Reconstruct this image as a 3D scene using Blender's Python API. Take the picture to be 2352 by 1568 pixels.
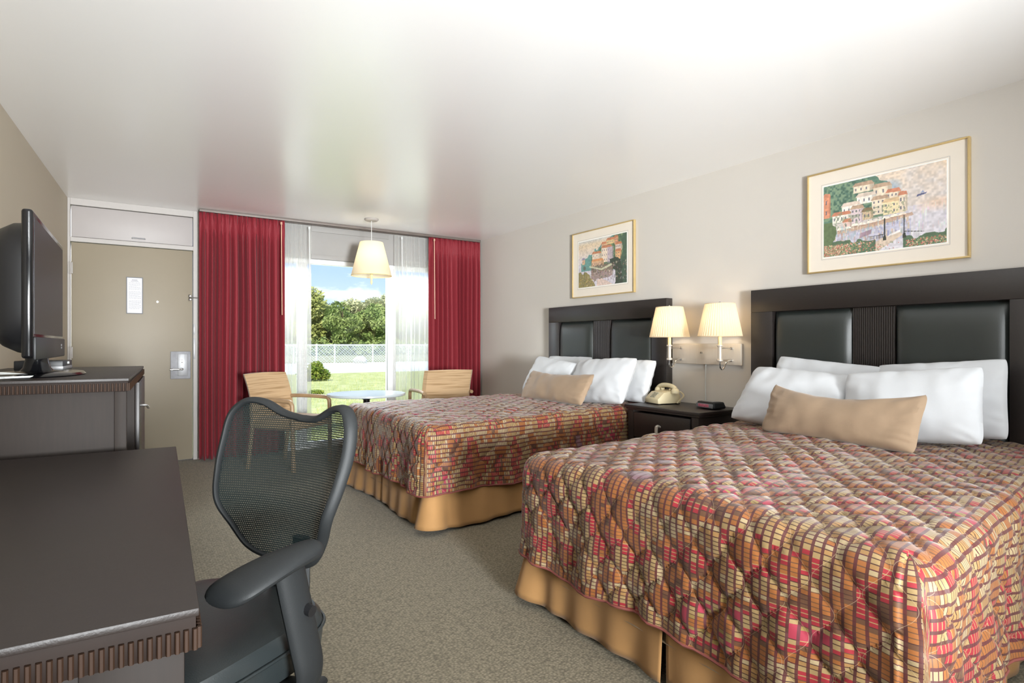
import bpy, bmesh, math, random
import numpy as np
from mathutils import Vector, Matrix, noise, Euler
random.seed(7)
PI = math.pi
for o in list(bpy.data.objects): bpy.data.objects.remove(o)
SC = bpy.context.scene
COL = SC.collection

# ------------------------------------------------------------------ camera
cd = bpy.data.cameras.new('camera'); cam = bpy.data.objects.new('camera', cd); COL.objects.link(cam)
cd.sensor_width = 36; cd.lens = 36*1328/2352
cd.shift_y = (790-784)/2352*1.0
cd.clip_start = 0.02; cd.clip_end = 500
cam.location = (0, 0, 1.125)
cam.rotation_euler = (PI/2, 0, -math.radians(33.3))
SC.camera = cam
# ------------------------------------------------------------------ world
W = bpy.data.worlds.new('sky'); SC.world = W; W.use_nodes = True
nt = W.node_tree; nt.nodes.clear()
def wn(t, **k):
    n = nt.nodes.new(t)
    for a, b in k.items(): setattr(n, a, b)
    return n
tc = wn('ShaderNodeTexCoord'); sep = wn('ShaderNodeSeparateXYZ'); nt.links.new(tc.outputs['Generated'], sep.inputs[0])
rp = wn('ShaderNodeValToRGB'); nt.links.new(sep.outputs['Z'], rp.inputs[0])
rp.color_ramp.elements[0].position = 0.0; rp.color_ramp.elements[0].color = (.72, .82, .95, 1)
rp.color_ramp.elements[1].position = 0.35; rp.color_ramp.elements[1].color = (.20, .38, .82, 1)
e = rp.color_ramp.elements.new(.12); e.color = (.42, .58, .93, 1)
mp = wn('ShaderNodeMapping'); mp.inputs['Scale'].default_value = (1, 1, 3.0); nt.links.new(tc.outputs['Generated'], mp.inputs[0])
nz = wn('ShaderNodeTexNoise'); nz.inputs['Scale'].default_value = 9; nz.inputs['Detail'].default_value = 6; nz.inputs['Roughness'].default_value = .55
nt.links.new(mp.outputs[0], nz.inputs[0])
cr = wn('ShaderNodeValToRGB'); cr.color_ramp.elements[0].position = .54; cr.color_ramp.elements[1].position = .66
nt.links.new(nz.outputs[0], cr.inputs[0])
mx = wn('ShaderNodeMixRGB'); nt.links.new(cr.outputs[0], mx.inputs[0]); nt.links.new(rp.outputs[0], mx.inputs[1]); mx.inputs[2].default_value = (1, 1, 1, 1)
bg = wn('ShaderNodeBackground'); bg.inputs[1].default_value = .92; nt.links.new(mx.outputs[0], bg.inputs[0])
wo = wn('ShaderNodeOutputWorld'); nt.links.new(bg.outputs[0], wo.inputs[0])
# ------------------------------------------------------------------ lights
def light(name, kind, loc, energy, color=(1, 1, 1), rot=(0, 0, 0), size=1, sy=None):
    l = bpy.data.lights.new(name, kind); l.energy = energy; l.color = color
    o = bpy.data.objects.new(name, l); COL.objects.link(o); o.location = loc; o.rotation_euler = rot
    if kind == 'AREA':
        l.size = size
        if sy: l.shape = 'RECTANGLE'; l.size_y = sy
    elif kind == 'POINT': l.shadow_soft_size = size
    elif kind == 'SUN': l.angle = size
    return o
light('sun', 'SUN', (0, 0, 10), 3.9, (1, .95, .84), (math.radians(48), 0, math.radians(-35)), .01)
light('added_ceiling_fill', 'AREA', (.8, .1, 1.3), 5, (.95, .98, 1), (PI-.5, 0, 0), 1.6)       # added fill lamp, out of view, aimed up at the ceiling
light('added_rear_fill', 'AREA', (1.4, -1.4, 1.7), 12, (.95, .98, 1), (math.radians(100), 0, math.radians(-10)), 2.6, 1.2)  # added fill behind the camera, not a fixture of the room
fl = light('added_far_ceiling_fill', 'SPOT', (.5, -3.3, 1.1), 2900, (.94, .98, 1)); fl.data.spot_size = math.radians(62); fl.data.spot_blend = 1; fl.data.shadow_soft_size = .5  # added unseen spot that brightens the far ceiling and far wall
fl.rotation_euler = (Vector((1.75, 5.4, 2.75))-Vector((.5, -3.3, 1.1))).to_track_quat('-Z', 'Y').to_euler()
light('added_window_fill', 'AREA', (2.2, 7.6, 2.95), 460, (.95, .98, 1), (math.radians(-70), 0, 0), 3.0, 1.2)   # added lamp hidden above the window head, boosts the daylight
SC.view_settings.view_transform = 'Standard'
try: SC.view_settings.look = 'None'
except Exception: pass
SC.view_settings.gamma = 1; SC.view_settings.use_curve_mapping = False
SC.view_settings.exposure = 0.66

# ------------------------------------------------------------------ materials
def s2l(c): return tuple((x/255/12.92 if x/255 <= .04045 else ((x/255+.055)/1.055)**2.4) for x in c)
class NT:
    def __init__(s, name):
        s.m = bpy.data.materials.new(name); s.m.use_nodes = True; s.t = s.m.node_tree; s.t.nodes.clear()
        s.out = s.t.nodes.new('ShaderNodeOutputMaterial')
    def n(s, t, ins=None, **k):
        x = s.t.nodes.new(t)
        for a, b in k.items(): setattr(x, a, b)
        if ins:
            for a, b in ins.items(): s.set(x.inputs[a], b)
        return x
    def set(s, sock, v):
        if hasattr(v, 'is_linked') or hasattr(v, 'links'): s.t.links.new(v, sock)
        else:
            if isinstance(v, (tuple, list)) and len(v) == 3 and sock.type == 'RGBA': v = (*v, 1)
            sock.default_value = v
    def math(s, op, a, b=0.0, c=None):
        x = s.t.nodes.new('ShaderNodeMath'); x.operation = op; s.set(x.inputs[0], a); s.set(x.inputs[1], b)
        if c is not None: s.set(x.inputs[2], c)
        return x.outputs[0]
    def mix(s, f, a, b):
        x = s.t.nodes.new('ShaderNodeMixRGB'); s.set(x.inputs[0], f); s.set(x.inputs[1], a); s.set(x.inputs[2], b); return x.outputs[0]
    def noise(s, vec, scale, detail=4, rough=.5, dims='3D'):
        x = s.n('ShaderNodeTexNoise', {'Scale': scale, 'Detail': detail, 'Roughness': rough}, noise_dimensions=dims)
        if vec is not None: s.set(x.inputs['Vector'], vec)
        return x.outputs[0]
    def ramp(s, f, stops, interp='LINEAR'):
        x = s.t.nodes.new('ShaderNodeValToRGB'); x.color_ramp.interpolation = interp; s.set(x.inputs[0], f)
        el = x.color_ramp.elements
        for i, (p, c) in enumerate(stops):
            if i < 2: q = el[i]; q.position = p
            else: q = el.new(p)
            q.color = (*c, 1) if len(c) == 3 else c
        return x.outputs[0]
    def coord(s, w='Object'): return s.n('ShaderNodeTexCoord').outputs[w]
    def mapping(s, vec, scale=(1, 1, 1)): return s.n('ShaderNodeMapping', {'Vector': vec, 'Scale': scale}).outputs[0]
    def bump(s, h, strength=.3, dist=.01): return s.n('ShaderNodeBump', {'Height': h, 'Strength': strength, 'Distance': dist}).outputs[0]
    def bsdf(s, col, rough=.5, metal=0, normal=None, spec=.5, sheen=0, **kw):
        b = s.n('ShaderNodeBsdfPrincipled', {'Base Color': col, 'Roughness': rough, 'Metallic': metal, 'Specular IOR Level': spec})
        if sheen: b.inputs['Sheen Weight'].default_value = sheen; b.inputs['Sheen Roughness'].default_value = .4
        if normal is not None: s.set(b.inputs['Normal'], normal)
        for a, v in kw.items(): s.set(b.inputs[a.replace('_', ' ')], v)
        s.t.links.new(b.outputs[0], s.out.inputs[0]); return b
    def surf(s, sh): s.t.links.new(sh, s.out.inputs[0])
def simple(name, rgb, rough=.5, metal=0, var=.06, nscale=12, bump=0, bscale=80, spec=.5, sheen=0, stretch=(1, 1, 1)):
    m = NT(name); c = s2l(rgb); v = m.mapping(m.coord(), stretch)
    nz = m.noise(v, nscale, 5)
    col = m.ramp(nz, [(.3, tuple(x*(1-var) for x in c)), (.7, tuple(min(1, x*(1+var)) for x in c))])
    nm = m.bump(m.noise(v, bscale, 4), bump, .004) if bump else None
    m.bsdf(col, rough, metal, nm, spec, sheen); return m.m

M = {}
M['wall'] = simple('wall_paint', (204, 198, 190), .75, bump=.08, bscale=220, var=.01, nscale=1.5)
M['wall_left'] = simple('left_wall_paint', (190, 179, 160), .7, bump=.08, bscale=220, var=.01, nscale=1.5)
M['ceiling'] = simple('ceiling_paint', (250, 249, 248), .27, var=.006, nscale=1.2, spec=.8)
M['header'] = simple('header_panel_shaded', (150, 147, 144), .6, var=.01)  # grey panel, colour darkened for its backlit shade above the window
M['trim'] = simple('white_trim_paint', (170, 164, 159), .5, var=.02)
M['door'] = simple('door_paint', (140, 129, 110), .5, var=.02, nscale=3)
M['transom'] = simple('transom_paint', (166, 159, 156), .5, var=.01)
M['espresso'] = simple('espresso_wood', (33, 27, 25), .42, var=.15, nscale=9, stretch=(1, 12, 12), bump=.05, bscale=60, spec=.75)
M['espresso_v'] = simple('espresso_wood_upright', (36, 29, 26), .4, var=.15, nscale=9, stretch=(12, 12, 1), bump=.05, spec=.5)
M['cabinet'] = simple('espresso_cabinet', (34, 26, 21), .65, var=.12, nscale=9, stretch=(12, 12, 1), spec=.3)
M['desk'] = simple('desk_laminate', (38, 31, 28), .45, var=.07, nscale=30, stretch=(1, 6, 1), bump=.12, bscale=260, spec=.4)
M['rib'] = simple('ribbed_moulding_wood', (32, 21, 15), .65, var=.1, spec=.2)
M['rib_line'] = simple('ribbed_moulding_ridge', (50, 34, 24), .6, var=.1, spec=.2)
M['leather'] = simple('dark_vinyl', (40, 45, 43), .42, var=.05, bump=.1, bscale=300, spec=.75)
M['black_leather'] = simple('black_seat_vinyl', (40, 45, 46), .34, var=.05, bump=.1, bscale=350, spec=.5)
M['plastic'] = simple('charcoal_plastic', (32, 34, 35), .55, var=.04, bump=.1, bscale=500, spec=.3)
M['gloss_black'] = simple('gloss_black_plastic', (14, 14, 16), .14, var=.02)
M['matte_black'] = simple('matte_black_plastic', (20, 20, 22), .45, var=.05)
M['screen'] = simple('screen_glass', (30, 31, 36), .35, var=.02, spec=.2)
M['grey_plastic'] = simple('grey_plastic', (120, 122, 126), .4, var=.03)
M['pillow'] = simple('white_cotton', (204, 206, 209), .85, var=.01, bump=.06, bscale=120, sheen=.15)
M['tan_cushion'] = simple('tan_suede', (150, 127, 103), .85, var=.08, nscale=6, bump=.15, bscale=60, sheen=.3)
M['skirt'] = simple('tan_skirt_cloth', (160, 119, 72), .85, var=.04, bump=.06, bscale=200, sheen=.1)
M['binding'] = simple('quilt_binding', (120, 62, 54), .8)
M['box_spring'] = simple('box_spring_ticking', (150, 130, 105), .9)
M['gold'] = simple('gold_frame_metal', (206, 180, 126), .35, .5, var=.05)
M['mat'] = simple('mat_board', (232, 222, 208), .9, var=.01)
M['white_line'] = simple('mat_bevel', (246, 244, 238), .8)
M['nickel'] = simple('brushed_nickel', (206, 196, 182), .4, .35, var=.05, stretch=(1, 40, 1))
M['chrome'] = simple('chrome_metal', (205, 205, 205), .2, .95, var=.03)
M['steel'] = simple('satin_steel', (160, 160, 162), .45, .4, var=.08)
M['lock'] = simple('lock_plate_metal', (150, 150, 154), .55, .1, var=.12, nscale=18)
M['candle'] = simple('candle_sleeve', (236, 214, 160), .6)
M['cord'] = simple('white_cord', (210, 212, 210), .5)
M['phone'] = simple('cream_phone_plastic', (214, 200, 164), .4, var=.02)
M['phone_key'] = simple('phone_keys', (160, 158, 140), .5)
M['rod'] = simple('curtain_wand_plastic', (196, 150, 128), .5)
M['track'] = simple('curtain_track_metal', (112, 102, 96), .5, .2)
M['frame'] = simple('window_frame_white', (226, 226, 226), .4, var=.02)
M['tabletop'] = simple('table_laminate', (184, 192, 196), .16, var=.02, spec=.7)
M['armwood'] = simple('chair_arm_wood', (158, 130, 98), .4, var=.12, nscale=14)
M['paper'] = simple('notice_paper', (224, 222, 226), .8, var=.01)
M['ink'] = simple('notice_ink', (150, 150, 158), .8)
M['notice_frame'] = simple('notice_frame_grey', (84, 84, 88), .5)
M['bark'] = simple('tree_bark', (96, 80, 62), .9, var=.25, bump=.4, bscale=12)
M['concrete'] = simple('bright_concrete', (238, 238, 234), .9, var=.05, nscale=.8)
M['fence'] = simple('galvanised_fence', (220, 224, 224), .5, .2)
M['red_led'] = simple('clock_face_pink', (200, 110, 130), .25, var=.25, nscale=60)
M['stone'] = simple('pale_rock', (190, 186, 178), .9, var=.2)

def m_curtain():
    m = NT('red_curtain_cloth'); c = m.coord()
    f = m.noise(m.mapping(c, (300, 300, 300)), 1, 2)
    col = m.ramp(f, [(.3, s2l((128, 37, 46))), (.7, s2l((146, 49, 58)))])
    b = m.bsdf(col, .62, 0, m.bump(f, .12, .002), .25, .08)
    tr = m.n('ShaderNodeBsdfTranslucent', {'Color': s2l((150, 30, 40))})
    mx = m.n('ShaderNodeMixShader', {0: .12}); m.t.links.new(b.outputs[0], mx.inputs[1]); m.t.links.new(tr.outputs[0], mx.inputs[2]); m.surf(mx.outputs[0]); return m.m
M['curtain'] = m_curtain()
def m_sheer():
    m = NT('white_sheer_cloth')
    d = m.n('ShaderNodeBsdfDiffuse', {'Color': (.86, .86, .84)}); tl = m.n('ShaderNodeBsdfTranslucent', {'Color': (.9, .9, .88)})
    a = m.n('ShaderNodeMixShader', {0: .6}); m.t.links.new(d.outputs[0], a.inputs[1]); m.t.links.new(tl.outputs[0], a.inputs[2])
    t = m.n('ShaderNodeBsdfTransparent'); lw = m.n('ShaderNodeLayerWeight', {'Blend': .35})
    f = m.math('ADD', m.math('MULTIPLY', lw.outputs['Facing'], .6), .38)
    b = m.n('ShaderNodeMixShader', {0: f}); m.t.links.new(t.outputs[0], b.inputs[1]); m.t.links.new(a.outputs[0], b.inputs[2]); m.surf(b.outputs[0]); return m.m
M['sheer'] = m_sheer()
def m_glass():
    m = NT('window_glass'); t = m.n('ShaderNodeBsdfTransparent', {'Color': (.97, .99, .98)}); g = m.n('ShaderNodeBsdfGlossy', {'Roughness': .02})
    fr = m.n('ShaderNodeFresnel', {'IOR': 1.3}); b = m.n('ShaderNodeMixShader', {0: fr.outputs[0]})
    m.t.links.new(t.outputs[0], b.inputs[1]); m.t.links.new(g.outputs[0], b.inputs[2]); m.surf(b.outputs[0]); return m.m
M['glass'] = m_glass()
def m_shade(name, col, pleats=0):
    m = NT(name)
    d = m.n('ShaderNodeBsdfDiffuse', {'Color': col}); tl = m.n('ShaderNodeBsdfTranslucent', {'Color': col})
    b = m.n('ShaderNodeMixShader', {0: .55}); m.t.links.new(d.outputs[0], b.inputs[1]); m.t.links.new(tl.outputs[0], b.inputs[2]); m.surf(b.outputs[0]); return m.m
M['shade'] = m_shade('pleated_shade_cloth', s2l((240, 226, 200))); M['shade_plain'] = m_shade('cream_shade_cloth', s2l((240, 230, 210)))
def m_mesh():
    m = NT('chair_mesh_fabric'); uv = m.n('ShaderNodeUVMap').outputs[0]; s = m.n('ShaderNodeSeparateXYZ', {0: uv})
    a = m.math('FRACT', m.math('MULTIPLY', s.outputs[0], 170)); r = m.math('MULTIPLY', s.outputs[1], 170)
    off = m.math('MULTIPLY', m.math('FLOOR', m.math('MODULO', r, 2)), .5)
    a = m.math('FRACT', m.math('ADD', m.math('MULTIPLY', s.outputs[0], 170), off)); b = m.math('FRACT', r)
    hx = m.math('GREATER_THAN', a, .42); hy = m.math('GREATER_THAN', b, .42); hole = m.math('MULTIPLY', m.math('MULTIPLY', hx, hy), .55)
    d = m.n('ShaderNodeBsdfPrincipled', {'Base Color': s2l((24, 32, 32)), 'Roughness': .38})
    t = m.n('ShaderNodeBsdfTransparent'); x = m.n('ShaderNodeMixShader', {0: hole}); m.t.links.new(d.outputs[0], x.inputs[1]); m.t.links.new(t.outputs[0], x.inputs[2]); m.surf(x.outputs[0]); return m.m
M['mesh'] = m_mesh()
def m_carpet():
    m = NT('carpet_olive_grey'); c = m.coord()
    v = m.n('ShaderNodeTexVoronoi', {'Vector': m.mapping(c, (1, 1.6, 1)), 'Scale': 85.0, 'Randomness': .65})
    f = v.outputs['Distance']; n2 = m.noise(c, 160, 3); n3 = m.noise(c, 2, 3)
    h = m.math('ADD', m.math('MULTIPLY', f, .7), m.math('MULTIPLY', n2, .4))
    col = m.ramp(h, [(.25, s2l((152, 142, 121))), (.75, s2l((96, 89, 74)))])
    col = m.mix(m.math('MULTIPLY', n3, .25), col, s2l((132, 124, 108)))
    m.bsdf(col, .95, 0, m.bump(h, -.5, .006), .1, .1); return m.m
M['carpet'] = m_carpet()
def m_fabric_chair():
    m = NT('tan_striated_upholstery'); c = m.coord(); f = m.noise(m.mapping(c, (2.5, 2.5, 90)), 1, 3)
    col = m.ramp(f, [(.36, s2l((158, 128, 92))), (.5, s2l((188, 158, 122)))]); m.bsdf(col, .8, 0, m.bump(f, .2, .003), .3, .2); return m.m
M['upholstery'] = m_fabric_chair()
def m_spread():
    m = NT('patchwork_quilt_cloth'); uv = m.n('ShaderNodeUVMap').outputs[0]; s = m.n('ShaderNodeSeparateXYZ', {0: uv}); u, v = s.outputs[0], s.outputs[1]
    wob = m.math('MULTIPLY', m.math('SUBTRACT', m.noise(uv, 7, 2), .5), .012)
    v = m.math('ADD', v, wob)
    sv = m.math('MULTIPLY', v, 1/.0265); si = m.math('FLOOR', sv); fs = m.math('FRACT', sv)
    jit = m.n('ShaderNodeTexWhiteNoise', {'W': si}, noise_dimensions='1D').outputs[0]
    ru = m.math('MULTIPLY', u, 1/.0118); ri = m.math('FLOOR', ru); fr = m.math('FRACT', ru)
    uq = m.math('ADD', m.math('MULTIPLY', ri, .0118), m.math('MULTIPLY', jit, .035))
    cv = m.n('ShaderNodeCombineXYZ', {0: m.math('MULTIPLY', uq, 5.2), 1: m.math('MULTIPLY', si, .0265*2.6), 2: 0.0}).outputs[0]
    n1 = m.noise(cv, 1.0, 1.5, .55)
    blk = m.n('ShaderNodeTexWhiteNoise', {'Vector': m.n('ShaderNodeCombineXYZ', {0: m.math('FLOOR', m.math('MULTIPLY', uq, 9)), 1: m.math('FLOOR', m.math('MULTIPLY', si, .34)), 2: 0.0}).outputs[0]}, noise_dimensions='3D').outputs[0]
    f = m.math('ADD', m.math('MULTIPLY', m.math('SUBTRACT', n1, .27), 2.15), m.math('MULTIPLY', m.math('SUBTRACT', blk, .5), .08))
    K = {'cream': s2l((140, 116, 77)), 'tan': s2l((138, 104, 62)), 'orange': s2l((136, 82, 38)), 'red': s2l((134, 32, 40)), 'brown': s2l((88, 58, 38)),
         'mauve': s2l((108, 78, 84)), 'olive': s2l((130, 108, 60)), 'maroon': s2l((72, 27, 31)), 'dark': s2l((60, 34, 26)), 'rose': s2l((140, 42, 58)), 'stone': s2l((146, 128, 96))}
    order = [(0, 'mauve'), (.05, 'brown'), (.11, 'orange'), (.25, 'red'), (.33, 'cream'), (.43, 'tan'), (.50, 'stone'), (.56, 'orange'), (.66, 'brown'), (.695, 'red'), (.77, 'cream'), (.84, 'rose'), (.90, 'olive'), (.96, 'orange')]
    cell = m.ramp(f, [(p, K[k]) for p, k in order], 'CONSTANT')
    lo = {'brown': 'dark', 'orange': 'brown', 'red': 'cream', 'cream': 'dark', 'tan': 'dark', 'stone': 'maroon', 'rose': 'rose', 'mauve': 'mauve', 'olive': 'brown'}
    line = m.ramp(f, [(p, K[lo[k]]) for p, k in order], 'CONSTANT')
    lm = m.math('LESS_THAN', fr, .2); sm = m.math('LESS_THAN', fs, .30)
    c1 = m.mix(lm, cell, line)
    bn = m.ramp(f, [(0, K['maroon']), (.28, K['maroon']), (.62, s2l((66, 30, 27))), (.8, s2l((84, 42, 48)))], 'CONSTANT')
    c2 = m.mix(m.math('MULTIPLY', sm, .92), c1, bn)
    # stitching thread
    P, H = .155, .060; A = H*.46
    def stitch(par):
        ph = m.math('MULTIPLY', u, 2*PI/P); w = m.math('MULTIPLY', m.math('SINE', ph), A if par == 0 else -A)
        q = m.math('DIVIDE', m.math('SUBTRACT', m.math('SUBTRACT', s.outputs[1], w), H*par), 2*H)
        d = m.math('ABSOLUTE', m.math('SUBTRACT', q, m.math('ROUND', q))); return m.math('LESS_THAN', d, .0007/(2*H))
    st = m.math('MAXIMUM', stitch(0), stitch(1))
    c3 = m.mix(m.math('MULTIPLY', st, .35), c2, s2l((180, 160, 130)))
    nb = m.noise(uv, 500, 2)
    m.bsdf(c3, .6, 0, m.bump(nb, .1, .002), .4, .22); return m.m
M['spread'] = m_spread()
def m_ground(name, a, b, sc=3):
    m = NT(name); c = m.coord(); f = m.noise(c, sc, 8, .65); f2 = m.noise(c, .35, 3)
    col = m.ramp(f, [(.35, a), (.65, b)]); col = m.mix(m.math('MULTIPLY', f2, .5), col, b); m.bsdf(col, .95, 0, m.bump(f, .5, .05), .1); return m.m
M['grass'] = m_ground('lawn', s2l((150, 160, 84)), s2l((206, 206, 150)))
M['far_grass'] = m_ground('dry_grass', s2l((140, 138, 96)), s2l((172, 166, 126)), 1)
def m_leaf(name, a, b, sc=1.2):
    m = NT(name); c = m.coord(); f = m.noise(c, sc, 4)
    col = m.ramp(f, [(.35, a), (.65, b)]); d = m.n('ShaderNodeBsdfDiffuse', {'Color': col}); t = m.n('ShaderNodeBsdfTranslucent', {'Color': col})
    x = m.n('ShaderNodeMixShader', {0: .3}); m.t.links.new(d.outputs[0], x.inputs[1]); m.t.links.new(t.outputs[0], x.inputs[2]); m.surf(x.outputs[0]); return m.m
M['leaf1'] = m_leaf('olive_leaves', s2l((150, 156, 84)), s2l((200, 200, 130)), .5)
M['leaf2'] = m_leaf('green_leaves', s2l((124, 146, 82)), s2l((176, 186, 118)), .5)
M['leaf3'] = m_leaf('pale_leaves', s2l((184, 186, 138)), s2l((222, 220, 180)), .5)
M['shrubleaf'] = m_leaf('shrub_leaves', s2l((96, 124, 52)), s2l((170, 176, 84)), 6)
def m_vcol():
    m = NT('painted_print'); a = m.n('ShaderNodeAttribute', attribute_name='Col'); m.bsdf(a.outputs[0], .35, 0, None, .4); return m.m
M['print'] = m_vcol()

# ------------------------------------------------------------------ mesh helpers
def bx(bm, x0, x1, y0, y1, z0, z1, b=0.0, seg=2):
    r = bmesh.ops.create_cube(bm, size=1); vs = r['verts']
    bmesh.ops.scale(bm, vec=(abs(x1-x0), abs(y1-y0), abs(z1-z0)), verts=vs)
    bmesh.ops.translate(bm, vec=((x0+x1)/2, (y0+y1)/2, (z0+z1)/2), verts=vs)
    if b > 0:
        es = list({e for v in vs for e in v.link_edges})
        r = bmesh.ops.bevel(bm, geom=es, offset=min(b, .49*min(abs(x1-x0), abs(y1-y0), abs(z1-z0))), segments=seg, profile=.5, affect='EDGES')
def tube(bm, pts, rad, seg=12, closed=False, flat=1.0, cap=True):
    pts = [Vector(p) for p in pts]; n = len(pts); rads = rad if isinstance(rad, (list, tuple)) else [rad]*n
    rings = []; up = None
    for i, p in enumerate(pts):
        a = pts[(i-1) % n] if (closed or i > 0) else p; b = pts[(i+1) % n] if (closed or i < n-1) else p
        t = (b-a).normalized()
        if up is None: up = Vector((0, 0, 1)) if abs(t.z) < .9 else Vector((0, 1, 0))
        s = t.cross(up).normalized(); up = s.cross(t).normalized()
        rings.append([bm.verts.new(p + s*math.cos(2*PI*k/seg)*rads[i] + up*math.sin(2*PI*k/seg)*rads[i]*flat) for k in range(seg)])
    for i in range(n if closed else n-1):
        r0, r1 = rings[i], rings[(i+1) % n]
        for k in range(seg): bm.faces.new((r0[k], r0[(k+1) % seg], r1[(k+1) % seg], r1[k]))
    if cap and not closed: bm.faces.new(rings[0][::-1]); bm.faces.new(rings[-1])
def lathe(bm, prof, c=(0, 0, 0), seg=32, ripple=0, nr=0):
    rings = []
    for r, z in prof:
        rings.append([bm.verts.new((c[0]+(r+ripple*math.cos(nr*2*PI*k/seg))*math.cos(2*PI*k/seg), c[1]+(r+ripple*math.cos(nr*2*PI*k/seg))*math.sin(2*PI*k/seg), c[2]+z)) for k in range(seg)])
    for a, b in zip(rings, rings[1:]):
        for k in range(seg): bm.faces.new((a[k], a[(k+1) % seg], b[(k+1) % seg], b[k]))
    return rings
def disc_lathe(bm, prof, c=(0, 0, 0), seg=32):
    r = lathe(bm, prof, c, seg); bm.faces.new(r[0][::-1]); bm.faces.new(r[-1])
def smooth_path(pts, n=8):
    P = [Vector(p) for p in pts]; out = []
    for i in range(len(P)-1):
        p0 = P[max(i-1, 0)]; p1 = P[i]; p2 = P[i+1]; p3 = P[min(i+2, len(P)-1)]
        for k in range(n):
            t = k/n; out.append(.5*((2*p1)+(p2-p0)*t+(2*p0-5*p1+4*p2-p3)*t*t+(3*p1-p0-3*p2+p3)*t**3))
    out.append(P[-1]); return out
def cyclic_path(pts, n=8):
    P = [Vector(p) for p in pts]; L = len(P); out = []
    for i in range(L):
        p0, p1, p2, p3 = P[i-1], P[i], P[(i+1) % L], P[(i+2) % L]
        for k in range(n):
            t = k/n; out.append(.5*((2*p1)+(p2-p0)*t+(2*p0-5*p1+4*p2-p3)*t*t+(3*p1-p0-3*p2+p3)*t**3))
    return out
def obj(name, bm, mat, parent=None, smooth=True, mats=None):
    bmesh.ops.recalc_face_normals(bm, faces=bm.faces[:])
    me = bpy.data.meshes.new(name); bm.to_mesh(me); bm.free()
    for m_ in (mats or [mat]): me.materials.append(M[m_] if isinstance(m_, str) else m_)
    o = bpy.data.objects.new(name, me); COL.objects.link(o)
    if smooth:
        me.polygons.foreach_set('use_smooth', [True]*len(me.polygons))
        try: me.set_sharp_from_angle(angle=math.radians(38))
        except Exception: pass
    if parent is not None: o.parent = parent
    return o
def B(): return bmesh.new()
def box(name, mat, d, parent=None, b=.003):
    bm = B(); bx(bm, *d, b=b); return obj(name, bm, mat, parent)
def tag(o, label, cat, group=None):
    o['label'] = label; o['category'] = cat
    if group: o['group'] = group
    return o
def thing(name, label, cat, loc=(0, 0, 0), rz=0, group=None):
    o = bpy.data.objects.new(name, None); o.empty_display_size = .1; COL.objects.link(o); o.location = loc; o.rotation_euler = (0, 0, rz)
    return tag(o, label, cat, group)
def struct(o): o['kind'] = 'structure'; return o
def copy_tree(o, parent=None):
    c = o.copy(); COL.objects.link(c); c.parent = parent
    for ch in list(o.children): copy_tree(ch, c)
    return c

# ------------------------------------------------------------------ setting
RX, FY, CH, BY = 3.65, 6.43, 2.42, -3.7
def lx(y): return -.478+.05*(y-FY)
struct(box('floor', 'carpet', (-1.2, RX+.1, BY-.1, FY+.12, -.1, 0), b=0))
struct(box('ceiling', 'ceiling', (-1.2, RX+.1, BY-.1, FY+.14, CH, CH+.1), b=0))
struct(box('wall_right', 'wall', (RX, RX+.1, BY, FY, 0, CH), b=0))
struct(box('wall_back', 'wall', (-1.2, RX, BY-.1, BY, 0, CH), b=0))
bm = B(); a, b_ = lx(BY), lx(FY)
vs = [bm.verts.new(p) for p in [(a, BY, 0), (b_, FY, 0), (b_, FY, CH), (a, BY, CH), (a-.1, BY, 0), (b_-.1, FY, 0), (b_-.1, FY, CH), (a-.1, BY, CH)]]
for f in [(0, 1, 2, 3), (4, 7, 6, 5), (0, 4, 5, 1), (3, 2, 6, 7), (1, 5, 6, 2), (0, 3, 7, 4)]: bm.faces.new([vs[i] for i in f])
struct(obj('wall_left', bm, 'wall_left', smooth=False))
WX0, WX1, WH = 1.10, 3.30, 2.0     # glazed opening
bm = B()
bx(bm, .53, WX0, FY, FY+.12, 0, CH); bx(bm, WX1, RX, FY, FY+.12, 0, CH)
struct(obj('wall_far', bm, 'wall', smooth=False))
# header panel above window
bm = B(); bx(bm, WX0, WX1, FY, FY+.12, WH+.05, CH)
hd = struct(obj('trim_1', bm, 'header', smooth=False))
bm = B()
for d in [(1.62, 2.50, FY-.012, FY, CH-.075, CH-.002), (1.62, 2.50, FY-.012, FY, WH+.052, WH+.10)]: bx(bm, *d, b=.002)
obj('header_moulding', bm, 'header', hd)
# door surround
bm = B()
bx(bm, b_, -.458, FY-.02, FY+.12, 0, CH, b=.002); bx(bm, .497, .53, FY-.02, FY+.12, 0, CH, b=.002)
bx(bm, -.458, .497, FY-.02, FY+.12, 2.36, CH, b=.002); bx(bm, -.458, .497, FY-.02, FY+.12, 2.035, 2.075, b=.002)
struct(obj('trim_2', bm, 'trim', smooth=False))
tp = struct(box('trim_3', 'transom', (-.452, .491, FY-.004, FY+.04, 2.08, 2.355), b=.002))
bm = B(); tube(bm, [(.0, FY-.006, 2.108), (.0, FY-.03, 2.108), (.10, FY-.03, 2.108), (.10, FY-.006, 2.108)], .006, 8); obj('pull_handle', bm, 'steel', tp)
dr = struct(box('door_1', 'door', (-.452, .491, FY-.005, FY+.04, .008, 2.03), b=.003))
box('lock_plate', 'lock', (.305, .475, FY-.02, FY-.005, .79, 1.055), dr, .006)
box('lock_inset', 'steel', (.365, .45, FY-.026, FY-.02, .82, 1.03), dr, .004)
bm = B(); tube(bm, smooth_path([(.40, FY-.02, .885), (.40, FY-.065, .885), (.385, FY-.07, .885), (.30, FY-.068, .882)], 4), [.012]*4+[.011]*4+[.009]*5, 10); obj('door_lever', bm, 'chrome', dr)
bm = B(); tube(bm, [(.40, FY-.02, .96), (.40, FY-.04, .96)], .014, 12); bx(bm, .394, .406, FY-.052, FY-.04, .945, .975, b=.003); obj('deadbolt_turn', bm, 'chrome', dr)
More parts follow.
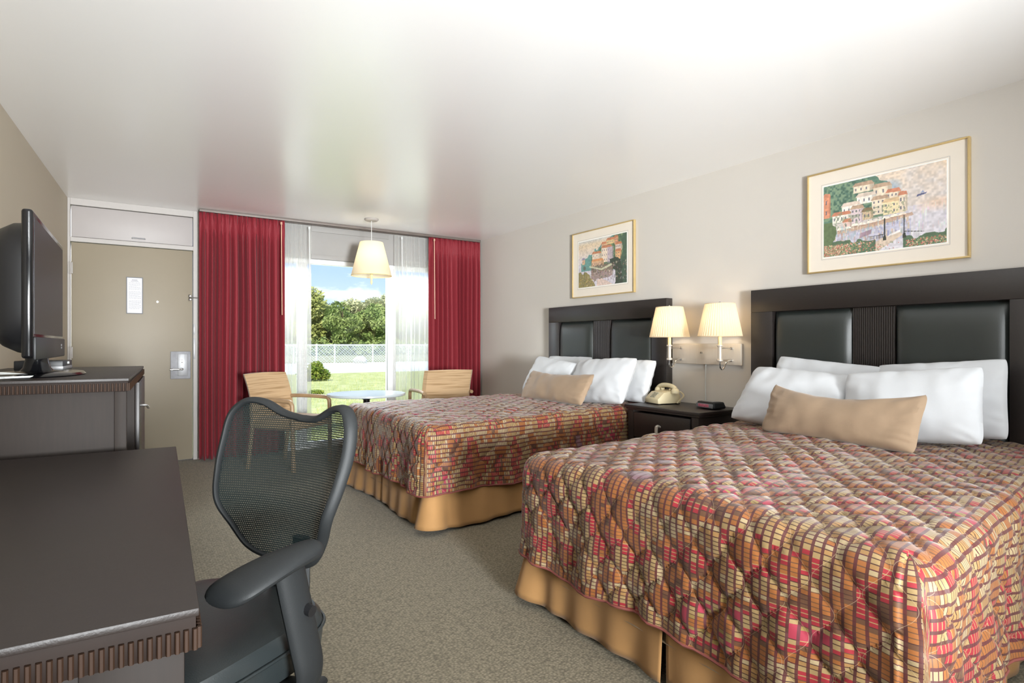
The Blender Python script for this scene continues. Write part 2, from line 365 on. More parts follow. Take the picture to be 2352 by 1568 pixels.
for z in (1.80, 1.05, .25):
    bm = B(); tube(bm, [(-.456, FY-.026, z-.055), (-.456, FY-.026, z+.055)], .007, 10); bx(bm, -.475, -.44, FY-.024, FY-.02, z-.05, z+.05, b=.001); obj('hinge', bm, 'trim', dr)
bm = B(); tube(bm, [(.20, FY-.005, 1.525), (.20, FY-.012, 1.525)], .008, 16); ph = obj('peephole', bm, 'chrome', dr)
gm = NT('peephole_daylight'); em = gm.n('ShaderNodeEmission', {'Color': (1, .97, .9), 'Strength': 4.0}); gm.surf(em.outputs[0]); M['peep'] = gm.m  # emission put into the lens for daylight showing through
bm = B(); tube(bm, [(.20, FY-.0125, 1.525), (.20, FY-.0135, 1.525)], .005, 16); obj('lens', bm, 'peep', ph)
bm = B(); bx(bm, .455, .486, FY-.03, FY-.005, 1.55, 1.565, b=.002); bx(bm, .455, .486, FY-.03, FY-.005, 1.585, 1.60, b=.002); tube(bm, [(.475, FY-.035, 1.575), (.535, FY-.045, 1.575)], .006, 8); tube(bm, [(.462, FY-.03, 1.545), (.462, FY-.03, 1.605)], .006, 8); obj('security_latch', bm, 'chrome', dr)
bm = B(); bx(bm, .499, .513, FY-.024, FY-.0205, .98, 1.18, b=.001); bx(bm, .499, .51, FY-.024, FY-.0205, 1.22, 1.32, b=.001); obj('strike_plate', bm, 'steel', dr)
# notice on door
nf = thing('framed_notice', 'narrow framed printed notice mounted on the beige entry door', 'notice', (.019, FY-.005, 1.577))
bm = B()
for d in [(-.065, .065, -.01, 0, .163, .17), (-.065, .065, -.01, 0, -.17, -.163), (-.065, -.058, -.01, 0, -.163, .163), (.058, .065, -.01, 0, -.163, .163)]: bx(bm, *d)
obj('frame', bm, 'notice_frame', nf); box('paper', 'paper', (-.058, .058, -.005, 0, -.163, .163), nf, 0)
bm = B()
bx(bm, -.022, .022, -.0056, -.005, .141, .147); bx(bm, -.03, .03, -.0056, -.005, .13, .134)
for k in range(24):
    z = .118-k*.0105; w = .046 - (random.random()*.03 if k % 4 == 3 else 0)
    if k in (7, 15): continue
    x = -.046
    while x < w:
        l = random.uniform(.006, .02); bx(bm, x, min(x+l, w+.004), -.0056, -.005, z, z+.0026); x += l+.003
obj('printed_text', bm, 'ink', nf, False)
# baseboards
struct(box('baseboard_far', 'trim', (WX1, RX, FY-.015, FY, 0, .08)))
struct(box('baseboard_right', 'trim', (RX-.015, RX, BY, FY, 0, .08)))
# window
wf = thing('x', 'x', 'x'); bpy.data.objects.remove(wf)
bm = B(); y0, y1 = FY+.02, FY+.10
for d in [(WX0, WX1, y0, y1, WH, WH+.05), (WX0, WX1, y0, y1, 0, .06), (WX0, WX0+.05, y0, y1, .06, WH), (WX1-.05, WX1, y0, y1, .06, WH), (1.49, 1.585, y0, y1, .06, WH), (2.50, 2.60, y0, y1, .06, WH)]: bx(bm, *d, b=.004)
win = struct(obj('window_1', bm, 'frame'))
for xa, xb in ((WX0+.05, 1.49), (1.585, 2.50), (2.60, WX1-.05)): box('pane', 'glass', (xa, xb, FY+.055, FY+.06, .06, WH), win, 0)
struct(box('trim_4', 'frame', (WX0, WX1, FY-.03, FY+.02, 0, .035)))
struct(box('baseboard_left', 'trim', (.53, WX0, FY-.015, FY, 0, .08)))

# ------------------------------------------------------------------ curtains
def curtain(name, x0, x1, y, z0, z1, nf, amp, mat, label, cat, header=True, wand=None, seed=0, group=None):
    rnd = random.Random(seed); nx = nf*14; nz_ = 46
    ph = [0]
    for i in range(nf): ph.append(ph[-1]+rnd.uniform(.65, 1.35))
    tot = ph[-1]; ph = [p/tot for p in ph]; am = [rnd.uniform(.65, 1.15) for _ in range(nf+1)]
    bm = B(); grid = []
    for j in range(nz_+1):
        z = z0+(z1-z0)*j/nz_ if j < nz_-8 else None
        if z is None:
            k = j-(nz_-8); zb = z0+(z1-z0)*(nz_-9)/nz_; z = zb+(z1-zb)*(k+1)/9
        row = []; hz = z1-z
        for i in range(nx+1):
            q = i/nx*nf; k = min(int(q), nf-1); fr = q-k
            x = x0+(x1-x0)*(ph[k]+(ph[k+1]-ph[k])*fr)
            drift = .010*math.sin(1.3*z+i/nx*5+seed)*min(1, hz*1.2)*math.sin(PI*i/nx)
            a = amp*am[k]*min(1, .45+hz*1.2)
            w = math.sin(2*PI*fr)+.18*math.sin(4*PI*fr+1+k)
            if header:
                pin = math.exp(-((hz-.13)/.035)**2)
                w = w*(1-pin*.55); w += .35*math.sin(2*PI*fr*3)*math.exp(-((hz-.04)/.08)**2)*1.2
                a = a*(1-.25*math.exp(-(hz/.1)**2))
                x += -.25*(x1-x0)*(ph[k+1]-ph[k])*math.sin(2*PI*fr)*pin*.9
            row.append(bm.verts.new((x+drift, y+a*w, z)))
        grid.append(row)
    for j in range(nz_):
        for i in range(nx): bm.faces.new((grid[j][i], grid[j][i+1], grid[j+1][i+1], grid[j+1][i]))
    th = .003 if mat == 'curtain' else .0008
    t = thing(name, label, cat, (0, 0, 0), 0, group)
    o = obj('cloth', bm, mat, t)
    if mat == 'curtain':
        sm = o.modifiers.new('s', 'SOLIDIFY'); sm.thickness = th; sm.offset = 0
    if wand:
        bm = B(); tube(bm, [(wand[0], y-.075, z1-.05), (wand[0]+.006, y-.08, wand[1])], .0055, 8)
        tube(bm, [(wand[0], y-.075, z1-.055), (wand[0], y-.075, z1-.03)], .011, 8); obj('pull_wand', bm, 'rod' if mat == 'curtain' else 'cord', t)
    return t
curtain('red_curtain', .535, 1.31, 6.25, .02, CH-.03, 12, .040, 'curtain', 'wide dark red pleated curtain hanging between the beige door and window', 'curtain', wand=(1.262, 1.42), seed=3)
curtain('red_curtain', 2.93, 3.625, 6.25, .02, CH-.03, 12, .034, 'curtain', 'dark red pleated curtain hanging in the corner by the right wall', 'curtain', wand=(2.965, 1.42), seed=5)
curtain('sheer_curtain', 1.27, 1.60, 6.345, .03, CH-.03, 7, .02, 'sheer', 'white sheer curtain gathered at the left side of the window', 'curtain', header=False, wand=(1.56, 1.44), seed=8)
curtain('sheer_curtain', 2.54, 3.28, 6.345, .03, CH-.03, 14, .025, 'sheer', 'white sheer curtain gathered at the right side of the window', 'curtain', header=False, wand=(2.60, 1.44), seed=9)
bm = B(); bx(bm, .535, 3.63, 6.235, 6.265, CH-.028, CH-.001, b=.002); bx(bm, .535, 3.63, 6.335, 6.355, CH-.022, CH-.001, b=.002)
tag(obj('curtain_track', bm, 'track'), 'slim metal double curtain track fixed along the ceiling above the window', 'curtain track')

# ------------------------------------------------------------------ beds
PQ, HQ = .155, .060; AQ = HQ*.46
def quilt(u, v):
    best = 9e9; w = AQ*math.sin(2*PI*u/PQ)
    k0 = round(v/HQ)
    for k in (k0-1, k0, k0+1): best = min(best, abs(v-k*HQ-(w if k % 2 == 0 else -w)))
    return 1-math.exp(-best/.012)
def nn(x, y, z=0): return noise.noise(Vector((x, y, z)))
def bed(foot, head, ztop, hem, seed, labels, hbY):
    # foot=(x, y_near, y_far), head=(x, y_near, y_far)
    fx, fn, ff = foot; hx, hn, hf = head
    L = hx-fx; Wd = ff-fn
    def mapxy(a, c):   # a: 0 head..L foot, c: 0 near..Wd far
        t = a/L; s = c/Wd
        return (hx+(fx-hx)*t, (hn+(hf-hn)*s)*(1-t)+(fn+(ff-fn)*s)*t)
    re = .07; st = .0095
    h0 = .012
    verts = []; faces = []; uvs = []
    def disp(u, v): return h0*(.85+.7*nn(u*4.3, v*4.9, seed))*quilt(u+.014*nn(u*6, v*6, 2.5), v+.009*nn(u*7, v*7, 8.1)) + .010*nn(u*3.1+seed, v*3.3)+.003*nn(u*17, v*17, seed)
    # top grid: a 0..L-re, c re..Wd-re
    na = int((L-re)/st); nc = int((Wd-2*re)/st); idx = {}
    for i in range(na+1):
        for j in range(nc+1):
            a = (L-re)*i/na; c = re+(Wd-2*re)*j/nc
            x, y = mapxy(a, c); crown = .02*math.sin(PI*c/Wd)
            idx[i, j] = len(verts); verts.append((x, y, ztop+crown+disp(a, c))); uvs.append((a, c))
    for i in range(na):
        for j in range(nc): faces.append((idx[i, j], idx[i+1, j], idx[i+1, j+1], idx[i, j+1]))
    # band: path (a, c, normal, uvmode)
    path = []
    for i in range(na+1): path.append((( L-re)*i/na, Wd-re, 0, 1, 0))          # far side head->foot
    K = 10
    for k in range(0, K+1): path.append((L-re, Wd-re, math.sin(PI/2*k/K), math.cos(PI/2*k/K), 1 if k < K/2 else 2))
    for j in range(nc+1): path.append((L-re, Wd-re-(Wd-2*re)*j/nc, 1, 0, 3))
    for k in range(0, K+1): path.append((L-re, re, math.cos(PI/2*k/K), -math.sin(PI/2*k/K), 4 if k < K/2 else 5))
    for i in range(na, -1, -1): path.append(((L-re)*i/na, re, 0, -1, 6))
    drop = ztop-hem; nr = 9; nd = int(drop/st)
    prof = []
    for k in range(nr+1): an = PI/2*k/nr; prof.append((re*math.sin(an), -re+re*math.cos(an), math.sin(an), math.cos(an), re*an))
    s0 = re*PI/2
    for k in range(1, nd+1): dz = (drop-re)*k/nd; prof.append((re+.02*(dz/drop)**2, -re-dz, 1, 0, s0+dz))
    cols = []
    arc = 0; prev = None
    for (a, c, da, dc, mode) in path:
        col = []
        if prev is not None: arc += math.hypot(a-prev[0], c-prev[1])+ math.hypot(da-prev[2], dc-prev[3])*re
        prev = (a, c, da, dc)
        for (out, dz, nx_, nz_, s) in prof:
            ang = math.atan2(da, abs(dc))
            if mode == 0: u, v = a, Wd-re+s
            elif mode == 1: u, v = a+re*ang, Wd-re+s
            elif mode == 2: u, v = a+s, c+re*(PI/2-ang)
            elif mode == 3: u, v = a+s, c
            elif mode == 4: u, v = a+s, c-re*(PI/2-ang)
            elif mode == 5: u, v = a+re*ang, c-s
            else: u, v = a, re-s
            fl = max(0, (s-s0))/drop
            wav = fl*(.016*math.sin(arc*17+seed)+.022*nn(arc*3.2, seed*3.1, 1)+.008*math.sin(arc*41+seed*2))
            corner = (mode in (1, 2, 4, 5))
            d = disp(u, v)*(1 if not corner else .6)+wav
            x, y = mapxy(a+da*(out+d*nx_), c+dc*(out+d*nx_))
            crown = .02*math.sin(PI*min(max(c, 0), Wd)/Wd)*nz_
            z = ztop+dz+crown+d*nz_+ fl*.010*math.sin(arc*9+seed)
            col.append(len(verts)); verts.append((x, y, max(z, .05))); uvs.append((u, v))
        cols.append((col, mode))
    for (c0, m0), (c1, m1) in zip(cols, cols[1:]):
        for k in range(len(prof)-1): faces.append((c0[k], c0[k+1], c1[k+1], c1[k]))
    me = bpy.data.meshes.new('bedspread'); me.from_pydata(verts, [], faces); me.update()
    uvl = me.uv_layers.new(name='UVMap'); li = np.zeros(len(me.loops), dtype=np.int32); me.loops.foreach_get('vertex_index', li)
    ua = np.array(uvs)[li] + np.array([seed*.37, seed*.23])*0
    uvl.data.foreach_set('uv', ua.astype(np.float32).ravel())
    me.polygons.foreach_set('use_smooth', [True]*len(me.polygons)); me.materials.append(M['spread'])
    bmm = bmesh.new(); bmm.from_mesh(me); bmesh.ops.remove_doubles(bmm, verts=bmm.verts[:], dist=.0006); bmesh.ops.recalc_face_normals(bmm, faces=bmm.faces[:])
    # bound hem
    bmm.to_mesh(me); bmm.free()
    sp = thing('bedspread', labels[1], 'bedspread'); o = bpy.data.objects.new('quilt', me); COL.objects.link(o); o.parent = sp
    bm = B(); pts = [verts[c[0][-1]] for c in cols][::3]; tube(bm, pts, .005, 6); hm = obj('hem_binding', bm, 'binding', sp)
    # bed
    t = thing('bed', labels[0], 'bed', (0, 0, 0))
    def prism(name, a0, a1, c0, c1, z0, z1, mat):
        bm = B(); bx(bm, 0, 1, 0, 1, 0, 1)
        for v in bm.verts:
            x, y = mapxy(a0+(a1-a0)*v.co.x, c0+(c1-c0)*v.co.y); v.co = (x, y, z0+(z1-z0)*v.co.z)
        bmesh.ops.bevel(bm, geom=bm.edges[:], offset=.03, segments=3, profile=.5, affect='EDGES'); return obj(name, bm, mat, t)
    prism('mattress', .02, L-.055, .055, Wd-.055, .36, ztop-.045, 'pillow'); prism('box_spring', .02, L-.06, .06, Wd-.06, .15, .355, 'box_spring')
    for a in (.15, L-.2):
        for c in (.15, Wd-.15):
            x, y = mapxy(a, c); bm = B(); disc_lathe(bm, [(.02, 0), (.025, .15)], (x, y, 0), 12); obj('leg', bm, 'matte_black', t)
    # skirt panels
    def panel(pts, corner, sd=0, z1=.36):
        P_ = [Vector((p[0], p[1], 0)) for p in pts]; seg = []
        dense = []
        for a_, b_2 in zip(P_, P_[1:]):
            L_ = (b_2-a_).length; n_ = max(2, int(L_/.012))
            for i in range(n_): dense.append(a_.lerp(b_2, i/n_))
        dense.append(P_[-1]); n = len(dense)-1; ds_ = [0]
        for i in range(n): ds_.append(ds_[-1]+(dense[i+1]-dense[i]).length)
        bm = B(); g = []; cc = Vector((corner[0], corner[1], 0)); tot = ds_[-1]
        nrm = []
        for i in range(n+1):
            t_ = (dense[min(n, i+4)]-dense[max(0, i-4)]).normalized(); nrm.append(Vector((t_.y, -t_.x, 0)))
        ctr = Vector(mapxy(L/2, Wd/2)).to_3d()
        for j in range(15):
            f = j/14; row = []
            for i in range(n+1):
                p = dense[i]; nv = nrm[i]
                if nv.dot(p-ctr) < 0: nv = -nv
                dcn = (p-cc).length; e = math.exp(-(dcn/.09)**2); e2 = math.exp(-ds_[i]/.12)+math.exp(-(tot-ds_[i])/.12)
                fl = (1-f)**1.3*(.024+.04*nn(ds_[i]*2.6, sd+.5)+.007*math.sin(ds_[i]*34+sd)+.085*e+.012*math.sin((dcn-.05)*50)*math.exp(-(dcn/.16)**2))
                row.append(bm.verts.new((p.x+nv.x*fl, p.y+nv.y*fl, .012+(z1-.012)*f+(1-f)*(.008*(1+nn(ds_[i]*3, sd))+.02*e))))
            g.append(row)
        for j in range(14):
            for i in range(n): bm.faces.new((g[j][i], g[j][i+1], g[j+1][i+1], g[j+1][i]))
        o = obj('skirt_panel', bm, 'skirt', t); sm = o.modifiers.new('s', 'SOLIDIFY'); sm.thickness = .0025
    ins = .035; rr = .035
    def rc(side):
        out_ = []
        for k in range(7):
            q = PI/2*k/6; a_ = L-ins-rr+rr*math.sin(q); c_ = (Wd-ins-rr+rr*math.cos(q)) if side else (ins+rr-rr*math.cos(q)); out_.append(mapxy(a_, c_))
        return out_
    mf = .49 if seed == 1 else .5
    panel([mapxy(.05, Wd-ins)]+rc(1)+[mapxy(L-ins, Wd*mf)], mapxy(L-ins, Wd-ins), sd=seed)
    panel([mapxy(.05, ins)]+rc(0)+[mapxy(L-ins, Wd*mf-.012)], mapxy(L-ins, ins), sd=seed+3)
    # headboard
    y0, y1 = hbY
    hb = thing('headboard', labels[2], 'headboard', (RX, (y0+y1)/2, 0))
    w = (y1-y0)/2
    bm = B()
    bx(bm, -.075, -.005, -w, w, 1.343, 1.495, b=.003); bx(bm, -.075, -.005, -w, -w+.16, .3, 1.343, b=.003); bx(bm, -.075, -.005, w-.16, w, .3, 1.343, b=.003); bx(bm, -.03, -.005, -w+.15, w-.15, .35, 1.35)
    obj('frame', bm, 'espresso', hb)
    def pad(c0, c1, name='padded_panel'):
        bm = B(); n = 22; g = []
        for i in range(n+1):
            row = []
            for j in range(n+1):
                a = -1+2*i/n; b = -1+2*j/n; f = (1-abs(a)**7)*(1-abs(b)**7)
                row.append(bm.verts.new((-.035-.048*f**.55, (c0+c1)/2+(c1-c0)/2*a, .94+(1.340-.54)/2*b)))
            g.append(row)
        for i in range(n):
            for j in range(n): bm.faces.new((g[i][j], g[i+1][j], g[i+1][j+1], g[i][j+1]))
        obj(name, bm, 'leather', hb)
    pad(.12, w-.162); pad(-w+.162, -.11)
    bm = B(); bx(bm, -.05, -.03, -.11, .12, .4, 1.342)
    k = 0
    while k < 19: y = -.104+k*.0121; tube(bm, [(-.05, y, .4), (-.05, y, 1.338)], .0045, 8); k += 1
    obj('reeded_strip', bm, 'espresso_v', hb)
    box('wall_leg', 'espresso_v', (-.06, -.01, -w+.02, -w+.12, 0, .3), hb); box('wall_leg', 'espresso_v', (-.06, -.01, w-.12, w-.02, 0, .3), hb)
    return t
bed((1.42, .53, 2.115), (3.565, .80, 2.35), .635, .215, 1, ('near queen bed with tan skirt under a patchwork quilt, in the right foreground', 'patchwork red and tan quilted bedspread over the near bed in the foreground', 'dark headboard with padded panels behind the near bed, below the harbour village print'), (.865, 2.435))
bed((1.43, 3.09, 4.68), (3.565, 3.29, 4.74), .635, .235, 4, ('far queen bed with tan skirt under a patchwork quilt, beyond the nightstand', 'patchwork red and tan quilted bedspread over the far bed by the window table', 'dark headboard with padded panels behind the far bed, left of the wall lamps'), (3.19, 4.757))

# ------------------------------------------------------------------ pillows
def pillow(name, w, h, t, loc, lean, label, cat='pillow', mat='pillow', yaw=0, roll=0, seed=0, group=None, sag=0.0):
    n = 44; bm = B(); sides = []
    for s in (1, -1):
        g = []
        for i in range(n+1):
            row = []
            for j in range(n+1):
                u = -1+2*i/n; v = -1+2*j/n
                u = math.sin(u*PI/2)*.35+u*.65; v = math.sin(v*PI/2)*.35+v*.65
                cr_ = 1-.05*(abs(u)*abs(v))**6; x = w/2*u*(1-.035*(1-v*v)*abs(u)**2)*cr_; z = h/2*v*(1-.05*(1-u*u)*abs(v)**2)*cr_
                f = max(0, (1-u**2)*(1-v**2))**.42
                ed = (1-f); wr = .012*nn(x*6+seed, z*7, seed*1.3)+.007*nn(x*15, z*12+seed, s)*(.5+ed)
                rad = math.atan2(v, u); wr += .012*math.sin(rad*19+seed+5*nn(u*2, v*2, seed))*ed*ed*min(1, f*3)*max(abs(u), abs(v))**3
                y = s*(t/2*f) + wr*min(1, f*2)
                z -= sag*(1-u*u)*(v*.5+.5); y += .0
                row.append(bm.verts.new((x, y, z+h/2)))
            g.append(row)
        for i in range(n):
            for j in range(n):
                q = (g[i][j], g[i+1][j], g[i+1][j+1], g[i][j+1]); bm.faces.new(q if s < 0 else q[::-1])
        sides.append(g)
    bmesh.ops.remove_doubles(bm, verts=bm.verts[:], dist=.0005)
    o = obj(name, bm, mat); o.data.polygons.foreach_set('use_smooth', [True]*len(o.data.polygons))
    Mx = Matrix.Rotation(PI/2+yaw, 4, 'Z') @ Matrix.Rotation(lean, 4, 'X') @ Matrix.Rotation(roll, 4, 'Y')
    o.rotation_euler = Mx.to_euler(); o.location = loc
    tag(o, label, cat, group)
    return o
R = math.radians
# near bed
pillow('pillow', .64, .40, .15, (3.33, 1.88, .655), R(20), 'white pillow leaning on near headboard, left one at the back', roll=R(-5), seed=1)
pillow('pillow', .58, .40, .15, (3.36, 1.25, .655), R(16), 'white pillow leaning on near headboard, right one at the back', roll=R(5), seed=2)
pillow('pillow', .64, .40, .17, (3.02, 1.90, .655), R(38), 'white pillow in front row on near bed, left behind the tan cushion', roll=R(-4), seed=3)
pillow('pillow', .60, .37, .17, (3.06, 1.26, .655), R(20), 'white pillow in front row on near bed, right behind the tan cushion', roll=R(6), seed=4)
pillow('lumbar_cushion', .78, .28, .15, (2.80, 1.49, .655), R(24), 'long tan suede lumbar cushion standing on the near bed', 'cushion', 'tan_cushion', seed=5, sag=.055, yaw=R(-5))
# far bed
pillow('pillow', .66, .38, .15, (3.36, 4.30, .655), R(20), 'white pillow leaning on far headboard, left one at the back', seed=6)
pillow('pillow', .66, .37, .15, (3.37, 3.55, .655), R(22), 'white pillow leaning on far headboard, right one at the back', seed=7)
pillow('pillow', .64, .38, .16, (3.06, 4.20, .655), R(28), 'white pillow in front row on far bed, left behind the tan cushion', roll=R(-6), seed=8)
pillow('pillow', .68, .40, .17, (3.06, 3.50, .655), R(28), 'white pillow in front row on far bed, right behind the tan cushion', roll=R(3), seed=9)
pillow('lumbar_cushion', .84, .28, .14, (2.84, 3.78, .655), R(30), 'long tan suede lumbar cushion standing on the far bed', 'cushion', 'tan_cushion', seed=10, sag=.03)

# ------------------------------------------------------------------ nightstand, phone, clock, wall lamp
ns = thing('nightstand', 'dark wood nightstand with one drawer between the two beds', 'nightstand', (3.36, 2.88, 0))
bm = B(); bx(bm, -.21, .28, -.35, .35, .645, .667, b=.004); bx(bm, -.20, .28, -.342, .342, .63, .645, b=.004); obj('top', bm, 'espresso', ns)
bm = B(); bx(bm, -.19, .27, -.33, -.27, 0, .63, b=.003); bx(bm, -.19, .27, .27, .33, 0, .63, b=.003); bx(bm, .255, .27, -.27, .27, .05, .63); bx(bm, -.18, .255, -.27, .27, .05, .07); bx(bm, -.18, .255, -.27, .27, .40, .42)
obj('body', bm, 'espresso_v', ns)
dw = box('drawer', 'espresso', (-.198, .2, -.262, .262, .43, .615), ns, .004)
bm = B(); tube(bm, smooth_path([(-.198, 0, .53), (-.225, 0, .54), (-.232, .005, .525), (-.232, .006, .49)], 4), [.008]*6+[.012]*7, 10); obj('knob', bm, 'nickel', dw)
# phone
tp = thing('desk_telephone', 'cream push-button desk telephone standing on the nightstand', 'telephone', (3.43, 3.09, .667), R(-12))
bm = B()   # wedge body, front towards -x
prof = [(-.11, 0), (-.112, .035), (-.055, .085), (.06, .10), (.095, .06), (.10, 0)]
va = [[bm.verts.new((x, y, z+.006)) for x, z in prof] for y in (-.085, .085)]
bm.faces.new(va[0]); bm.faces.new(va[1][::-1])
for k in range(len(prof)): bm.faces.new((va[0][k], va[1][k], va[1][(k+1) % 6], va[0][(k+1) % 6]))
bmesh.ops.bevel(bm, geom=bm.edges[:], offset=.007, segments=2, profile=.5, affect='EDGES'); obj('body', bm, 'phone', tp)
bm = B(); sl = math.atan2(.05, .057)
for r_ in range(4):
    for c in range(3):
        u = .018+r_*.014; bx(bm, -.112+u*math.cos(sl)-.004, -.112+u*math.cos(sl)+.004, -.03+c*.022, -.016+c*.022, .043+u*math.sin(sl)-.002, .043+u*math.sin(sl)+.004, b=.001)
obj('keypad', bm, 'phone_key', tp)
bm = B()
tube(bm, smooth_path([(.03, -.11, .115), (.03, -.07, .135), (.03, 0, .142), (.03, .07, .135), (.03, .11, .115)], 4), .017, 12)
for s in (-1, 1): disc_lathe(bm, [(.030, 0), (.033, .012), (.026, .03), (.012, .04)], (.03, s*.103, .085), 18)
obj('handset', bm, 'phone', tp)
bm = B(); bx(bm, .015, .045, -.06, -.045, .1, .118, b=.003); obj('cradle', bm, 'phone', tp); bm = B(); bx(bm, .015, .045, .045, .06, .1, .118, b=.003); obj('cradle', bm, 'phone', tp)
bm = B(); pts = []
for k in range(160): a = k*.9; f = k/159; pts.append((.06+.02*math.sin(f*5)+.006*math.cos(a), -.12-.02*math.sin(f*PI)+.25*f*0+.006*math.sin(a), .09*(1-f)+.012))
tube(bm, pts, .002, 5); obj('coiled_cord', bm, 'phone', tp)
box('rubber_foot', 'matte_black', (-.10, -.08, -.08, .08, 0, .006), tp, 0); box('rubber_foot', 'matte_black', (.07, .09, -.08, .08, 0, .006), tp, 0)
# clock
ck = thing('clock_radio', 'small dark clock radio with pink display on the nightstand', 'clock', (3.43, 2.655, .667), R(-8))
bm = B(); bx(bm, -.06, .06, -.09, .09, .004, .052, b=.014, seg=4)
for v in bm.verts:
    if v.co.z > .03: v.co.x *= .88; v.co.y *= .93
obj('case', bm, 'plastic', ck); box('bezel', 'grey_plastic', (-.0625, -.055, -.08, .08, .010, .040), ck, .003); box('display', 'red_led', (-.0645, -.062, -.045, .055, .016, .036), ck, .001)
box('snooze_bar', 'steel', (-.03, .03, -.05, .05, .051, .0545), ck, .001)
# wall lamp
wl = thing('twin_sconce', 'brushed metal twin wall lamp with two pleated shades between headboards', 'wall lamp', (RX, 2.86, 1.05))
box('back_plate', 'nickel', (-.03, -.001, -.315, .31, -.078, .078), wl, .004)
bm = B(); tube(bm, [(-.03, .02, .01), (-.045, .02, .01)], .007, 12); obj('switch_knob', bm, 'chrome', wl)
for yy in (-.245, .215):
    am_ = B(); tube(am_, smooth_path([(-.03, yy, -.045), (-.07, yy, -.045), (-.10, yy, -.06), (-.125, yy, -.095), (-.15, yy, -.105), (-.168, yy, -.085), (-.17, yy, -.045)], 5), .0055, 8)
    tube(am_, [(-.03, yy, -.045), (-.045, yy, -.045)], .009, 10)
    a = obj('lamp_arm', am_, 'chrome', wl)
    am_ = B(); tube(am_, [(-.03, yy, .045), (-.155, yy, .045)], .004, 8); tube(am_, [(-.03, yy, .045), (-.042, yy, .045)], .009, 10); obj('swing_rod', am_, 'chrome', wl)
    bm = B(); disc_lathe(bm, [(.014, -.05), (.022, -.045), (.022, -.035), (.014, -.03), (.014, .055), (.022, .06), (.022, .068), (.013, .07)], (-.17, yy, 0), 18); obj('holder', bm, 'nickel', wl)
    bm = B(); disc_lathe(bm, [(.013, .07), (.013, .15)], (-.17, yy, 0), 16); obj('candle_sleeve', bm, 'candle', wl)
    bm = B(); lathe(bm, [(.148, .13), (.15, .133), (.102, .358), (.1, .36)], (-.17, yy, 0), 192, .0022, 48)
    sh = obj('lamp_shade', bm, 'shade', wl)
    bm = B(); tube(bm, [(-.17+.15*math.cos(k*PI/24), yy+.15*math.sin(k*PI/24), .131) for k in range(48)], .003, 6, closed=True); obj('trim_ring', bm, 'shade_plain', sh); bm = B(); tube(bm, [(-.17+.101*math.cos(k*PI/24), yy+.101*math.sin(k*PI/24), .36) for k in range(48)], .003, 6, closed=True); obj('trim_ring', bm, 'shade_plain', sh)
    bm = B(); disc_lathe(bm, [(.004, .355), (.008, .362), (.008, .370), (.004, .376)], (-.17, yy, 0), 12)
    for q in range(3): tube(bm, [(-.17, yy, .358), (-.17+.1*math.cos(q*2.094), yy+.1*math.sin(q*2.094), .358)], .0015, 5)
    obj('finial', bm, 'chrome', wl)
    light('bulb_light', 'POINT', (RX-.17, 2.86+yy, 1.05+.24), .62, (1, .80, .54), size=.028)
bm = B(); tube(bm, [(-.012, -.0, -.078), (-.010, .004, -.2), (-.012, .0, -.6)], .004, 8); obj('power_cord', bm, 'cord', wl)

